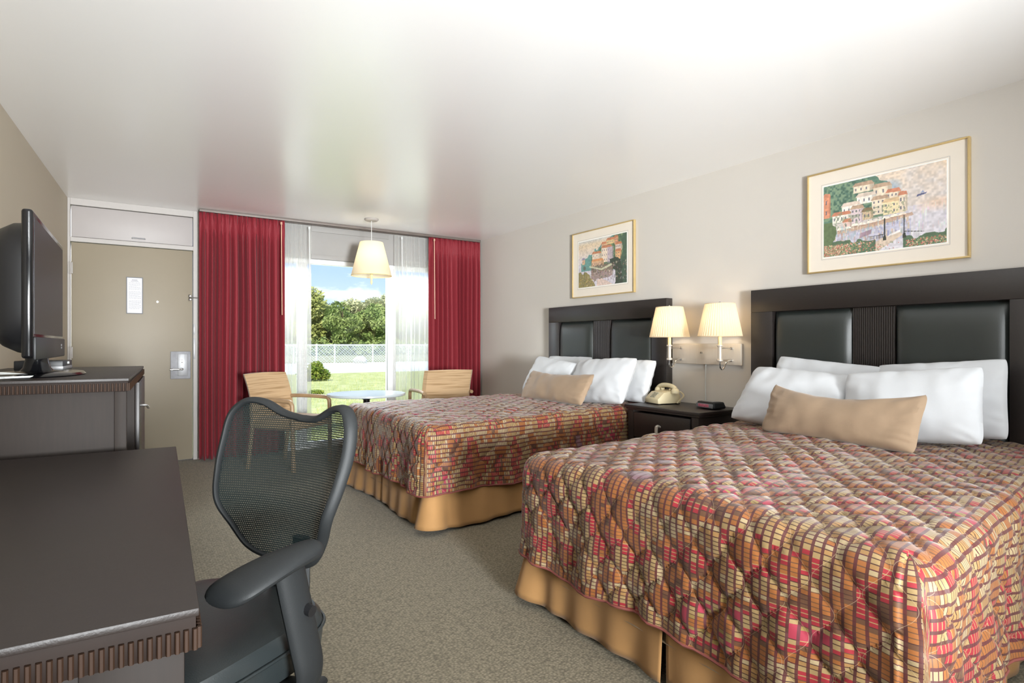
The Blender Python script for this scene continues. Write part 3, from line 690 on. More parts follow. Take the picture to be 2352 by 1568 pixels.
# ------------------------------------------------------------------ pictures
def paint(kind):
    Wp, Hp = 264, 176; img = np.zeros((Hp, Wp, 3)); yy, xx = np.mgrid[0:Hp, 0:Wp]; U = xx/Wp; V = 1-yy/Hp
    rs = np.random.RandomState(11 if kind == 'a' else 5)
    def c(*r): return np.array(r, float)
    def smooth(sz):
        g = rs.rand(int(sz*2/3)+2, sz+2); ix = U*sz; iy = (1-V)*(sz*2/3); x0 = ix.astype(int); y0 = iy.astype(int); fx = ix-x0; fy = iy-y0
        fx = fx*fx*(3-2*fx); fy = fy*fy*(3-2*fy)
        return g[y0, x0]*(1-fx)*(1-fy)+g[y0, x0+1]*fx*(1-fy)+g[y0+1, x0]*(1-fx)*fy+g[y0+1, x0+1]*fx*fy
    def fill(mask, col, a=1.0):
        m = (mask*a)[..., None] if mask.dtype != bool else (mask.astype(float)*a)[..., None]; img[:] = img*(1-m)+col*m
    def poly(pts, col, a=1.0):
        m = np.zeros((Hp, Wp), bool); n = len(pts)
        for i in range(n):
            x1, y1 = pts[i]; x2, y2 = pts[(i+1) % n]
            if y1 == y2: continue
            cr_ = ((y1 > V) != (y2 > V)) & (U < (x2-x1)*(V-y1)/(y2-y1)+x1); m ^= cr_
        fill(m, col, a)
    def house(x, y, w, h, wall, roof, rows=2, cols=3, side=1):
        poly([(x, y), (x+w, y), (x+w, y+h), (x, y+h)], wall)
        poly([(x+w, y), (x+w*1.28, y+.01), (x+w*1.28, y+h*.97), (x+w, y+h)], wall*.84) if side else None
        poly([(x-.012, y+h), (x+w*1.3, y+h*.98), (x+w*1.12, y+h+.045), (x+w*.12, y+h+.05)], roof)
        for r in range(rows):
            for q in range(cols):
                wx = x+w*(q+.35)/(cols+.1); wy = y+h*(r+.35)/(rows+.1); poly([(wx, wy), (wx+.011, wy), (wx+.011, wy+h*.3/rows+.008), (wx, wy+h*.3/rows+.008)], c(.33, .34, .42), .85)
    n1, n2, n3 = smooth(8), smooth(22), smooth(60)
    if kind == 'a':
        fill(U > -1, c(.86, .82, .80)); fill(np.clip((V-.55)*2.4, 0, 1)*(.4+.6*n1), c(.93, .83, .72)); fill(np.clip(n2*1.6-.7, 0, 1)*(V > .5), c(.78, .82, .90), .25)
        fill((V < .52) & (U > .5), c(.84, .83, .88), .8); fill(np.clip(1-abs(V-.5)*9, 0, 1)*np.clip((U-.72)*5, 0, 1), c(.92, .74, .58), .6)
        for k in range(70):
            x = rs.uniform(.55, 1); y = rs.uniform(.12, .5); poly([(x, y), (x+.006, y), (x+.006, y+rs.uniform(.03, .1)), (x, y+.05)], c(*rs.choice([.7, .8, .93], 3)), .35)
        hill = V > .35+.35*0+ (U-.0)*.05
        fill((U+n2*.12 < .62-(V-.7)*.35*0+.02) & (V > .45) & (V < 1.05-np.clip(U-.38, 0, 1)*1.1+n2*.08), c(.33, .47, .40)); fill(((n3 > .5) & (U < .5) & (V > .5) & (V < 1.05-np.clip(U-.34, 0, 1)*1.2)), c(.52, .60, .46), .55); fill(((n3 < .3) & (U < .42) & (V > .55)), c(.20, .34, .28), .6)
        fill(np.clip(1-((U-.58)**2*90+(V-.8)**2*60), 0, 1), c(.42, .58, .72), .6)
        cr1, cr2, cr3 = c(.93, .86, .76), c(.96, .93, .88), c(.88, .74, .62); t1, t2 = c(.80, .50, .38), c(.72, .60, .50)
        for a in [(.27, .82, .14, .09, cr1, t2, 1, 3), (.44, .72, .12, .12, cr1, t2, 1, 2), (.30, .66, .13, .10, cr2, c(.85, .78, .72), 1, 3), (.0, .55, .05, .30, c(.85, .55, .42), t1, 2, 1), (.17, .56, .13, .11, cr2, c(.86, .78, .72), 1, 3), (.08, .46, .14, .10, cr2, t1, 1, 4), (.55, .60, .09, .14, cr1, t1, 2, 3), (.43, .48, .11, .20, cr1, t2, 3, 3), (.25, .42, .09, .19, c(.88, .80, .82), t2, 3, 3), (.52, .46, .13, .16, c(.95, .88, .70), c(.85, .72, .55), 2, 2), (.65, .46, .05, .22, cr1, t1, 2, 2), (.35, .44, .07, .11, c(.85, .74, .60), c(.5, .42, .30), 1, 2), (.18, .36, .06, .09, c(.90, .78, .74), t1, 1, 1)]: house(*a)
        fill((n3 > .62) & (U < .70) & (V > .32) & (V < .60) & (U > .1), c(.40, .45, .34), .55)
        for k in range(9): x = .12+k*.065; y = .345+k*.010+rs.uniform(-.01, .015); poly([(x, y), (x+.07, y+.005), (x+.055, y+.03), (x+.015, y+.035)], c(.97, .92, .86)); poly([(x+.01, y-.02), (x+.06, y-.015), (x+.065, y), (x+.005, y)], c(.55, .38, .28), .7)
        poly([(.10, .33), (.75, .44), (.76, .40), (.45, .33), (.12, .27)], c(.75, .60, .50), .8)
        fill((V < .33+U*.1-.04) & (V > .12) & (U > .08) & (U < .74), c(.72, .72, .82), .75)
        for k in range(150):
            x = rs.uniform(.1, .72); y = rs.uniform(.14, .34); w = rs.uniform(.004, .016); h = rs.uniform(.02, .09); poly([(x, y), (x+w, y), (x+w, y+h), (x, y+h)], [c(.50, .52, .70), c(.86, .74, .55), c(.70, .55, .50), c(.60, .72, .76), c(.92, .88, .80)][rs.randint(5)], .5)
        poly([(.32, .20), (.42, .24), (.43, .30), (.33, .27)], c(.56, .42, .48), .7); poly([(.78, .62), (.85, .64), (.86, .66), (.79, .65)], c(.34, .36, .52)); poly([(.81, .66), (.84, .665), (.83, .69)], c(.55, .6, .75))
        poly([(.48, .0), (.30, -.01), (.52, .17), (.66, .21), (.68, .17)], c(.84, .76, .68)); poly([(.56, .17), (.66, .21), (.66, .24), (.58, .20)], c(.95, .93, .92))
        fill((V < .10+n2*.13-np.clip(U-.28, 0, .3)*.25+ (U > .68)*.06) & ((U < .46) | (U > .68)), c(.30, .40, .30)); fill((U+n2*.05 < .12) & (V < .48) & (V > 0), c(.34, .42, .28))
        for k in range(1100):
            x = abs(rs.normal(0, .2)) if k % 4 else rs.uniform(.7, 1); y = rs.uniform(0, .15 if x < .45 else .09)
            poly([(x, y), (x+.009, y), (x+.009, y+.013), (x, y+.013)], [c(.86, .52, .46), c(.90, .78, .66), c(.76, .38, .34), c(.44, .55, .38), c(.50, .56, .36)][rs.randint(5)], .8)
        for x in (.53, .685): poly([(x, .17), (x+.008, .17), (x+.008, .42), (x, .42)], c(.16, .18, .18)); poly([(x-.01, .13), (x+.018, .13), (x+.014, .19), (x-.006, .19)], c(.18, .2, .18))
        for k in range(14): x = .41+k*.009; poly([(x, .16+k*.0006), (x+.003, .16), (x+.003, .20), (x, .20)], c(.2, .22, .2), .8)
        poly([(.40, .2), (.535, .205), (.535, .212), (.40, .207)], c(.2, .22, .2)); poly([(.69, .205), (.84, .17), (.84, .178), (.69, .214)], c(.2, .22, .2))
    else:
        fill(U > -1, c(.84, .80, .80)); fill(np.clip((V-.6)*3, 0, 1), c(.88, .78, .64)); fill(np.clip((V-.9)*9, 0, 1), c(.74, .78, .84), .7); fill((V < .5), c(.80, .78, .84), .8)
        fill((V < .50+(U-.08)*.72+n2*.1) & (V > .35) & (U > .06), c(.36, .56, .54)); fill((V < .50+(U-.16)*.75+n2*.1) & (V > .30) & (U > .28), c(.30, .40, .30)); fill((n3 > .55) & (U > .3) & (V > .5) & (V < .5+(U-.16)*.75), c(.46, .54, .36), .7)
        t1 = c(.74, .46, .32)
        for a in [(.50, .78, .10, .08, c(.84, .66, .5), t1, 1, 3), (.60, .84, .14, .08, c(.86, .74, .52), t1, 1, 4), (.76, .82, .06, .12, c(.84, .60, .44), t1, 2, 2), (.30, .52, .15, .17, c(.88, .80, .72), t1, 2, 2), (.08, .50, .05, .1, c(.86, .70, .56), c(.56, .52, .62), 1, 1), (.78, .66, .10, .14, c(.84, .76, .70), t1, 2, 3), (.50, .48, .17, .30, c(.90, .82, .74), t1, 3, 4), (.78, .46, .09, .20, c(.86, .66, .46), t1, 3, 2), (.29, .42, .20, .11, c(.84, .66, .5), c(.82, .54, .34), 1, 5)]: house(*a)
        poly([(.62, .45), (.74, .43), (.74, .78), (.62, .78)], c(.62, .56, .66), .6)
        fill((U > .60+n1*.2) & (V < .47+n2*.1), c(.17, .22, .18)); fill((U > .86+n2*.08), c(.22, .32, .26), .85); fill((U > .28) & (U < .72) & (V < .42+n3*.04) & (V > .10+n2*.1), c(.50, .40, .36), .75)
        for k in range(260):
            x = rs.uniform(.26, 1); y = rs.uniform(.06, .45); w = rs.uniform(.006, .02); h = rs.uniform(.008, .05); poly([(x, y), (x+w, y), (x+w, y+h), (x, y+h)], [c(.70, .46, .42), c(.20, .26, .24), c(.84, .78, .68), c(.44, .50, .40), c(.60, .52, .60), c(.30, .22, .2)][rs.randint(6)], .6)
        poly([(.24, .45), (.50, .36), (.70, .44), (.72, .40), (.50, .32), (.24, .42)], c(.78, .78, .66), .9)
        poly([(.40, .0), (.74, -.01), (.62, .08), (.50, .15), (.40, .13)], c(.84, .74, .70)); fill((U < .34-V*.6+n2*.08) & (V < .26+n2*.1), c(.50, .46, .26))
        for k in range(120): x = rs.uniform(0, .32); y = rs.uniform(0, .24); poly([(x, y), (x+.014, y), (x+.014, y+.02), (x, y+.02)], [c(.80, .62, .34), c(.42, .40, .22), c(.76, .68, .52), c(.46, .36, .40)][rs.randint(4)], .6)
        poly([(.13, .12), (.137, .12), (.137, .42), (.13, .42)], c(.3, .34, .3)); fill((((U-.132)/.03)**2+((V-.42)/.045)**2 < 1), c(.34, .38, .34))
    img *= (.90+.2*n3[..., None]); img = img*.86+np.array([.90, .86, .82])*.14; img = np.clip(img, 0, 1)
    return np.where(img <= .04045, img/12.92, ((img+.055)/1.055)**2.4), Wp, Hp
def picture(y0, y1, kind, label):
    z0, z1 = 1.574, 2.204; t = thing('framed_picture', label, 'picture', (RX, (y0+y1)/2, (z0+z1)/2)); w = (y1-y0)/2; h = (z1-z0)/2; f = .009
    bm = B()
    for d in [(-w, w, h-f, h), (-w, w, -h, -h+f), (-w, -w+f, -h+f, h-f), (w-f, w, -h+f, h-f)]: bx(bm, -.028, -.002, d[0], d[1], d[2], d[3], b=.0015)
    obj('frame', bm, 'gold', t); box('mat_board', 'mat', (-.018, -.003, -w+f, w-f, -h+f, h-f), t, 0)
    box('inner_mat', 'white_line', (-.0186, -.018, -.335, .335, -.227, .227), t, 0)
    bm = B()
    for d in [(-.343, .343, .234, .2355), (-.343, .343, -.2355, -.234), (-.343, -.3415, -.234, .234), (.3415, .343, -.234, .234)]: bx(bm, -.0184, -.018, d[0], d[1], d[2], d[3])
    obj('ruled_line', bm, 'ink', t, False)
    img, Wp, Hp = paint(kind); vs = []; fs = []
    # viewed from -x: left of the picture is +y
    for j in range(Hp+1):
        for i in range(Wp+1): vs.append((-.0192, .328-.656*i/Wp, .22-.44*j/Hp))
    for j in range(Hp):
        for i in range(Wp): a = j*(Wp+1)+i; fs.append((a, a+Wp+1, a+Wp+2, a+1))
    me = bpy.data.meshes.new('print'); me.from_pydata(vs, [], fs); ca = me.color_attributes.new('Col', 'FLOAT_COLOR', 'CORNER')
    cols = np.ones((Hp*Wp, 4, 4)); cols[:, :, :3] = img.reshape(-1, 1, 3); ca.data.foreach_set('color', cols.astype(np.float32).ravel()); me.materials.append(M['print'])
    o = bpy.data.objects.new('print', me); COL.objects.link(o); o.parent = t
picture(1.2015, 2.064, 'a', 'gold framed print of a white harbour village above the near bed')
picture(3.598, 4.439, 'b', 'gold framed print of terracotta hillside houses above the far bed')

# ------------------------------------------------------------------ desk
def ribs(bm, p0, p1, out, z0, z1, sp=.0108):
    p0 = Vector(p0); p1 = Vector(p1); L = (p1-p0).length; n = int(L/sp); d = (p1-p0)/n
    for k in range(n):
        c = p0+d*(k+.5); o_ = Vector(out)*.001
        tube(bm, [(c.x+o_.x, c.y+o_.y, z0), (c.x+o_.x, c.y+o_.y, z1)], .0034, 6)
dk = thing('desk', 'dark wood desk with ribbed edge in the left foreground', 'desk', (.080, .932, 0), -math.atan(.036))
DL, DD = 1.52, .77
bm = B(); bx(bm, -DD, 0, 0, DL, .738, .75, b=.002); obj('desktop', bm, 'desk', dk)
bm = B(); bx(bm, -DD+.004, -.004, .004, DL-.004, .690, .738, b=.001)
obj('edge_band', bm, 'rib', dk)
bm = B(); ribs(bm, (-DD, .001, 0), (0, .001, 0), (0, -1, 0), .692, .722); ribs(bm, (-.001, 0, 0), (-.001, DL, 0), (1, 0, 0), .692, .722); obj('ribbed_moulding', bm, 'rib_line', dk)
bm = B(); bx(bm, -DD+.01, -.02, .02, .045, 0, .690, b=.002); bx(bm, -.14, -.018, .012, .02, 0, .69, b=.002); bx(bm, -DD+.02, -DD+.14, .012, .02, 0, .69, b=.002); obj('end_panel', bm, 'cabinet', dk)
bm = B(); bx(bm, -DD+.01, -.02, DL-.045, DL-.02, 0, .690, b=.002); obj('end_panel', bm, 'cabinet', dk)
box('modesty_panel', 'espresso', (-DD+.02, -DD+.04, .045, DL-.045, .25, .69), dk)

# ------------------------------------------------------------------ dresser
ds = thing('media_dresser', 'dark wood dresser with ribbed top edge carrying the television', 'dresser', (-.01, 2.55, 0), -math.atan(.047))
SL, SD = 1.39, .60
bm = B(); bx(bm, -SD, 0, 0, SL, .988, 1.0, b=.002); obj('top', bm, 'desk', ds)
bm = B(); bx(bm, -SD+.003, -.003, .003, SL-.003, .952, .988, b=.001); obj('edge_band', bm, 'rib', ds)
bm = B(); ribs(bm, (-SD, .001, 0), (0, .001, 0), (0, -1, 0), .954, .982, .011); ribs(bm, (-.001, 0, 0), (-.001, SL, 0), (1, 0, 0), .954, .982, .011); obj('ribbed_moulding', bm, 'rib_line', ds)
bm = B()
bx(bm, -SD+.01, -.01, .02, .04, .05, .952, b=.002); bx(bm, -.045, -.008, .008, .04, 0, .952, b=.002); bx(bm, -SD+.01, -.01, SL-.04, SL-.02, 0, .952, b=.002)
bx(bm, -SD+.01, -SD+.02, .04, SL-.04, .05, .952); bx(bm, -SD+.02, -.012, .04, SL-.04, .03, .06); bx(bm, -SD+.02, -.012, .66, .69, .06, .952, b=.002); bx(bm, -SD+.01, -SD+.05, .008, .04, 0, .952)
obj('carcass', bm, 'cabinet', ds)
dd = box('door', 'espresso_v', (-.012, .006, .70, SL-.045, .07, .945), ds, .002)
bm = B(); tube(bm, smooth_path([(.006, .76, .83), (.028, .76, .83), (.034, .765, .828), (.040, .785, .815)], 3), .006, 8); obj('handle', bm, 'chrome', dd)
# tv
tv = thing('television', 'black flat-screen television on an oval stand on the dresser', 'television', (-.292, 3.01, 1.0), -math.atan(.012))
# local: screen faces +x, width along y
hw = .445; zb, zt = .075, .59
bm = B(); bx(bm, -.02, .012, -hw, hw, zb, zt, b=.010, seg=3); obj('bezel', bm, 'gloss_black', tv)
box('screen', 'screen', (.0115, .0135, -hw+.022, hw-.022, zb+.085, zt-.024), tv, 0)
box('speaker_bar', 'matte_black', (.010, .020, -hw+.01, hw-.005, zb-.006, zb+.075), tv, .006)
bm = B()
n = 24; g = []
for i, xo in enumerate((-.019, -.06, -.10, -.115)):
    s = (1, .985, .9, .78)[i]; ring = []
    for k in range(48):
        a = 2*PI*k/48; cx = math.copysign(abs(math.cos(a))**.5, math.cos(a)); cz = math.copysign(abs(math.sin(a))**.5, math.sin(a))
        ring.append(bm.verts.new((xo, cx*(hw-.012)*s, (zb+zt)/2+cz*((zt-zb)/2-.012)*s)))
    g.append(ring)
for a, b in zip(g, g[1:]):
    for k in range(48): bm.faces.new((a[k], a[(k+1) % 48], b[(k+1) % 48], b[k]))
bm.faces.new(g[-1]); bm.faces.new(g[0][::-1]); obj('rear_housing', bm, 'matte_black', tv)
bm = B(); disc_lathe(bm, [(.060, .012), (.045, .03), (.038, .06), (.038, .10)], (-.03, 0, 0), 24); obj('neck', bm, 'gloss_black', tv)
bm = B(); disc_lathe(bm, [(.98, 0), (1.0, .004), (.95, .012), (.4, .018), (.1, .020)], (0, 0, 0), 48)
for v in bm.verts: v.co.x = v.co.x*.15-.02; v.co.y *= .29
obj('stand_base', bm, 'gloss_black', tv)
bm = B()
for dy in (0, .016):
    for zz in (0, .012): bx(bm, .0195, .0205, -hw+.33*2.25+dy, -hw+.33*2.25+dy+.011, zb+.03+zz, zb+.038+zz)
obj('maker_mark', bm, 'grey_plastic', tv)
sb = thing('cable_box', 'small black cable box with silver front beside the television stand', 'cable box', (-.35, 3.52, 1.0), -.1)
box('case', 'matte_black', (-.09, .09, -.10, .10, .004, .048), sb, .004); box('front_panel', 'steel', (.03, .091, -.101, .101, .006, .022), sb, .002)
bm = B(); 
for y in (-.012, .012): tube(bm, [(.0925+.0*k, y+.006*math.cos(k*PI/6), .036+.006*math.sin(k*PI/6)) for k in range(12)], .0012, 5, closed=True)
obj('symbol', bm, 'cord', sb)
bm = B()
for k in range(3): tube(bm, smooth_path([(-.40+.02*k, 3.15, 1.006+k*.003), (-.45, 3.0-.03*k, 1.008), (-.42, 2.85, 1.01+k*.004), (-.36+.03*k, 2.75, 1.007), (-.40, 2.62+.02*k, 1.008), (-.52, 2.66, 1.006)], 6), .004, 6)
tag(obj('cable_bundle', bm, 'cord'), 'loose grey cables lying behind the television stand on the dresser', 'cable')

# ------------------------------------------------------------------ office chair
oc = thing('office_chair', 'black mesh-back office chair with padded arms pushed at the desk', 'office chair', (.13, 1.515, 0), R(122))
# local: +y forward, +x sitter right
def back_y(x, z):  # depth of backrest surface
    f = max(0, (z-.56)/.42)
    return -.255-.075*f**1.2+.9*(x*x)*(.9)+.03*math.exp(-((z-.70)/.08)**2)*1.0
out = [(0, .925), (.07, .937), (.14, .965), (.20, .967), (.238, .93), (.247, .86), (.240, .78), (.215, .70), (.175, .63), (.13, .575), (.07, .552), (0, .548)]
out = [(x*.965, z-.008) for x, z in out]
loop = out+[(-x*.88, z-.010) for x, z in out[-2:0:-1]]
path = cyclic_path([(x, back_y(x, z), z) for x, z in loop], 8)
bk = B(); tube(bk, path, [.014+.005*max(0, (p.z-.55)/.42) for p in path], 12, closed=True, flat=.5)
bfr = obj('back_frame', bk, 'plastic', oc)
bm = B(); cen = Vector((0, 0, .76)); n = len(path); RN = 22; rings = []; uvl = bm.loops.layers.uv.new('UVMap')
for r in range(1, RN+1):
    f = r/RN; rings.append([bm.verts.new((p.x*f, back_y(p.x*f, cen.z+(p.z-cen.z)*f)+.006*0, cen.z+(p.z-cen.z)*f)) for p in path])
cv = bm.verts.new((0, back_y(0, .76), .76))
for k in range(n): bm.faces.new((cv, rings[0][k], rings[0][(k+1) % n]))
for a, b in zip(rings, rings[1:]):
    for k in range(n): bm.faces.new((a[k], b[k], b[(k+1) % n], a[(k+1) % n]))
for f in bm.faces:
    for l in f.loops: l[uvl].uv = (l.vert.co.x, l.vert.co.z)
obj('back_mesh', bm, 'mesh', oc)
# lumbar pad and spine behind
bm = B(); tube(bm, smooth_path([(0, -.20, .37), (0, -.30, .40), (0, -.315, .50), (0, -.315, .585)], 5), [.03]*16, 10, flat=.5); bx(bm, -.035, .035, -.26, -.235, .40, .56, b=.008)
obj('spine', bm, 'plastic', oc)
# seat
bm = B(); n = 40; g = []
levels = [(.90, .385), (.985, .395), (1.0, .425), (1.0, .450), (.985, .472), (.94, .487), (.80, .493), (.5, .487), (.2, .484)]
for s, z in levels:
    ring = []
    for k in range(64):
        a = 2*PI*k/64; e = .55
        x = .255*math.copysign(abs(math.cos(a))**e, math.cos(a))*s; y = .245*math.copysign(abs(math.sin(a))**e, math.sin(a))*s
        zz = z-.03*max(0, (y/.245))**3*(1 if z > .43 else .4); x *= .95; y += .02
        ring.append(bm.verts.new((x, y, zz)))
    g.append(ring)
for a, b in zip(g, g[1:]):
    for k in range(64): bm.faces.new((a[k], a[(k+1) % 64], b[(k+1) % 64], b[k]))
bm.faces.new(g[0][::-1]); bm.faces.new(g[-1]); seat = obj('seat', bm, 'black_leather', oc)
bm = B(); tube(bm, [(.246*math.copysign(abs(math.cos(a))**.55, math.cos(a)), .02+.248*math.copysign(abs(math.sin(a))**.55, math.sin(a)), .452-.02*max(0, math.sin(a))**3) for a in [2*PI*k/64 for k in range(64)]], .004, 6, closed=True); obj('piping', bm, 'black_leather', seat)
# arms
def arm(s):
    bm = B(); g = []
    N_ = 16
    for i in range(N_+1):
        t = i/N_; y = -.075+.225*t; wd = (.026+.022*math.sin(PI*min(1, t*.62+.05))**1.2+.012*t)*(1 if 0 < i < N_ else .55)
        if i in (1, N_-1): wd *= .88
        zc = .676-.045*(t**2.2)+.004*math.sin(t*3); xx = s*(.290-.05*t*t+.02*(1-t)*0)
        ring = []
        for k in range(16):
            a = 2*PI*k/16; ring.append(bm.verts.new((xx+math.cos(a)*wd, y, zc+math.sin(a)*(.022 if 0 < i < N_ else .010))))
        g.append(ring)
    for a, b in zip(g, g[1:]):
        for k in range(16): bm.faces.new((a[k], a[(k+1) % 16], b[(k+1) % 16], b[k]))
    bm.faces.new(g[0][::-1]); bm.faces.new(g[-1]); pad_ = obj('arm_pad', bm, 'plastic', oc); pad_.modifiers.new('u', 'SUBSURF').levels = 1; pad_.modifiers['u'].render_levels = 1
    bm = B(); tube(bm, smooth_path([(s*.288, .015, .678), (s*.292, .0, .60), (s*.298, -.02, .50), (s*.300, -.035, .42), (s*.27, -.035, .375), (s*.15, -.03, .365)], 5), [.018]*26, 16, flat=2.1)
    up = obj('arm_upright', bm, 'plastic', oc)
    bm = B(); tube(bm, [(s*.305, -.018, .565), (s*.325, -.018, .562)], .012, 14); obj('height_button', bm, 'matte_black', up)
arm(-1); arm(1)
bm = B(); bx(bm, -.10, .10, -.14, .10, .335, .385, b=.012); bx(bm, -.17, .17, -.06, .0, .355, .39, b=.008); obj('tilt_mechanism', bm, 'matte_black', oc)
bm = B(); tube(bm, [(0, 0, .10), (0, 0, .34)], .027, 16); tube(bm, [(0, 0, .07), (0, 0, .2)], .034, 16); obj('gas_column', bm, 'matte_black', oc).location.y = -.12
for k in range(5):
    a = 2*PI*k/5+R(-7); c, s = math.cos(a), math.sin(a); e = Vector((c*.36, s*.36, 0))
    bm = B(); tube(bm, [(c*.02, s*.02, .115), (c*.16, s*.16, .105), (e.x, e.y, .082)], [.03, .024, .018], 10, flat=.7); lg = obj('base_spoke', bm, 'plastic', oc); lg.location.y = -.12
    bm = B(); px_, py_ = -s, c
    for w in (-1, 1): tube(bm, [(e.x+px_*.008*w, e.y+py_*.008*w, .028), (e.x+px_*.026*w, e.y+py_*.026*w, .028)], .028, 18)
    tube(bm, [(e.x, e.y, .03), (e.x, e.y, .085)], .009, 8); bx(bm, e.x-.02, e.x+.02, e.y-.02, e.y+.02, .045, .062, b=.006); obj('caster', bm, 'matte_black', lg)

# ------------------------------------------------------------------ table, chairs
tb = thing('round_table', 'round pale laminate table standing before the window', 'table', (1.85, 5.32, 0))
bm = B(); disc_lathe(bm, [(.355, .640), (.360, .645), (.360, .658), (.357, .662)], (0, 0, 0), 64); obj('tabletop', bm, 'tabletop', tb)
bm = B(); disc_lathe(bm, [(.03, .02), (.03, .60), (.10, .64)], (0, 0, 0), 20); obj('pedestal', bm, 'matte_black', tb)
bm = B(); disc_lathe(bm, [(.24, 0), (.24, .012), (.05, .03)], (0, 0, 0), 32); obj('base', bm, 'matte_black', tb)
def armchair(label, loc, rz):
    t = thing('armchair', label, 'armchair', loc, rz, None)    # local -y is forward
    bm = B(); g = []; nx_, nz_ = 20, 16
    for s in (0, 1):
        gg = []
        for i in range(nx_+1):
            row = []
            for j in range(nz_+1):
                u = -1+2*i/nx_; z = .42+.43*j/nz_; wid = .27
                y = .22+.10*((z-.42)/.43)**2+.035*(-(u*u)) + (.032*(abs(u) < .999) if s else -.012*(1-u**6))
                row.append(bm.verts.new((u*wid, y+.0, z+(.008*(1-u*u) if j == nz_ else 0))))
            gg.append(row)
        g.append(gg)
    for s in (0, 1):
        for i in range(nx_):
            for j in range(nz_): bm.faces.new((g[s][i][j], g[s][i+1][j], g[s][i+1][j+1], g[s][i][j+1]))
    for j in range(nz_):
        for i in (0, nx_): bm.faces.new((g[0][i][j], g[0][i][j+1], g[1][i][j+1], g[1][i][j]))
    for i in range(nx_):
        for j in (0, nz_): bm.faces.new((g[0][i][j], g[0][i+1][j], g[1][i+1][j], g[1][i][j]))
    o = obj('backrest', bm, 'upholstery', t)
    bm = B(); bx(bm, -.25, .25, -.25, .22, .36, .46, b=.03, seg=4); obj('seat', bm, 'upholstery', t)
    for s in (-1, 1):
        bm = B(); tube(bm, smooth_path([(s*.265, .27, .615), (s*.262, .1, .625), (s*.262, -.17, .620), (s*.262, -.225, .60), (s*.262, -.235, .54), (s*.262, -.24, .3), (s*.255, -.245, 0)], 5), .019, 10); obj('arm', bm, 'armwood', t)
        bm = B(); tube(bm, [(s*.24, .23, .62), (s*.24, .22, .36), (s*.24, .27, 0)], .018, 10); obj('leg', bm, 'armwood', t)
    return t
armchair('tan upholstered armchair in front of the wide red curtain', (1.23, 5.62, 0), R(38))
armchair('tan upholstered armchair by the right red curtain, seen square on', (2.81, 5.72, 0), R(174))

# ------------------------------------------------------------------ pendant
pl = thing('pendant_lamp', 'cream shaded pendant lamp hanging over the round table', 'pendant lamp', (2.07, 5.80, CH))
bm = B(); disc_lathe(bm, [(.06, -.022), (.072, -.010), (.07, -.001)], (0, 0, 0), 32); obj('ceiling_canopy', bm, 'trim', pl)
bm = B(); tube(bm, [(0, 0, -.02), (0, 0, -.54)], .003, 8); obj('cord', bm, 'cord', pl)
bm = B(); lathe(bm, [(.203, -.59), (.205, -.586), (.119, -.246), (.117, -.243)], (0, 0, 0), 64); ps = obj('lamp_shade', bm, 'shade_plain', pl)
bm = B(); tube(bm, [(.204*math.cos(k*PI/24), .204*math.sin(k*PI/24), -.588) for k in range(48)], .004, 6, closed=True); obj('trim_ring', bm, 'candle', ps)
bm = B(); disc_lathe(bm, [(.012, -.50), (.03, -.52), (.03, -.555), (.012, -.575), (.016, -.61), (.008, -.63), (.013, -.655), (.004, -.68)], (0, 0, 0), 20)
obj('finial', bm, 'candle', pl); bm = B()
for q in range(3): tube(bm, [(0, 0, -.30), (.13*math.cos(q*2.094), .13*math.sin(q*2.094), -.30)], .002, 5)
obj('shade_spider', bm, 'chrome', pl)
light('pendant_bulb_light', 'POINT', (2.07, 5.80, CH-.40), 1.0, (1, .84, .6), size=.03)

# ------------------------------------------------------------------ outdoors
GZ = -.10
def plane(name, x0, x1, y0, y1, z, mat, n=1):
    bm = B(); bx(bm, x0, x1, y0, y1, z-.3, z); return struct(obj(name, bm, mat, smooth=False))
o = plane('floor_lawn', -45, 90, FY+.12, 24.5, GZ, 'grass')
o = plane('floor_pool_deck', -45, 90, 24.5, 38, GZ, 'concrete')
o = plane('floor_far_field', -80, 160, 38, 170, GZ, 'far_grass')
bm = B(); rnd = random.Random(3)
for k in range(9000):
    y = FY+.5+ (rnd.random()**1.6)*16; x = y*rnd.uniform(.12, .55)+rnd.uniform(-.6, .6); h = rnd.uniform(.04, .10); a = rnd.uniform(0, PI); w = .006
    dx, dy = math.cos(a)*w, math.sin(a)*w; lx_, ly_ = rnd.uniform(-.03, .03), rnd.uniform(-.03, .03)
    v = [bm.verts.new(p) for p in ((x-dx, y-dy, GZ), (x+dx, y+dy, GZ), (x+lx_, y+ly_, GZ+h))]; bm.faces.new(v)
o = obj('grass_blades', bm, 'grass', smooth=False); o['kind'] = 'stuff'; tag(o, 'short yellow-green grass growing on the lawn outside the window', 'grass')
def leaves(bm, c, rad, n, size, rnd, shell=.55):
    for k in range(n):
        while True:
            p = Vector((rnd.uniform(-1, 1), rnd.uniform(-1, 1), rnd.uniform(-1, 1)))
            if shell < p.length < 1: break
        p = Vector((p.x*rad[0], p.y*rad[1], p.z*rad[2]))+Vector(c)
        a = Vector((rnd.uniform(-1, 1), rnd.uniform(-1, 1), rnd.uniform(-1, 1))).normalized(); b = a.orthogonal().normalized(); s = size*rnd.uniform(.6, 1.3)
        v = [bm.verts.new(p+q) for q in (-a*s, b*s*.5, a*s, -b*s*.5)]; bm.faces.new(v)
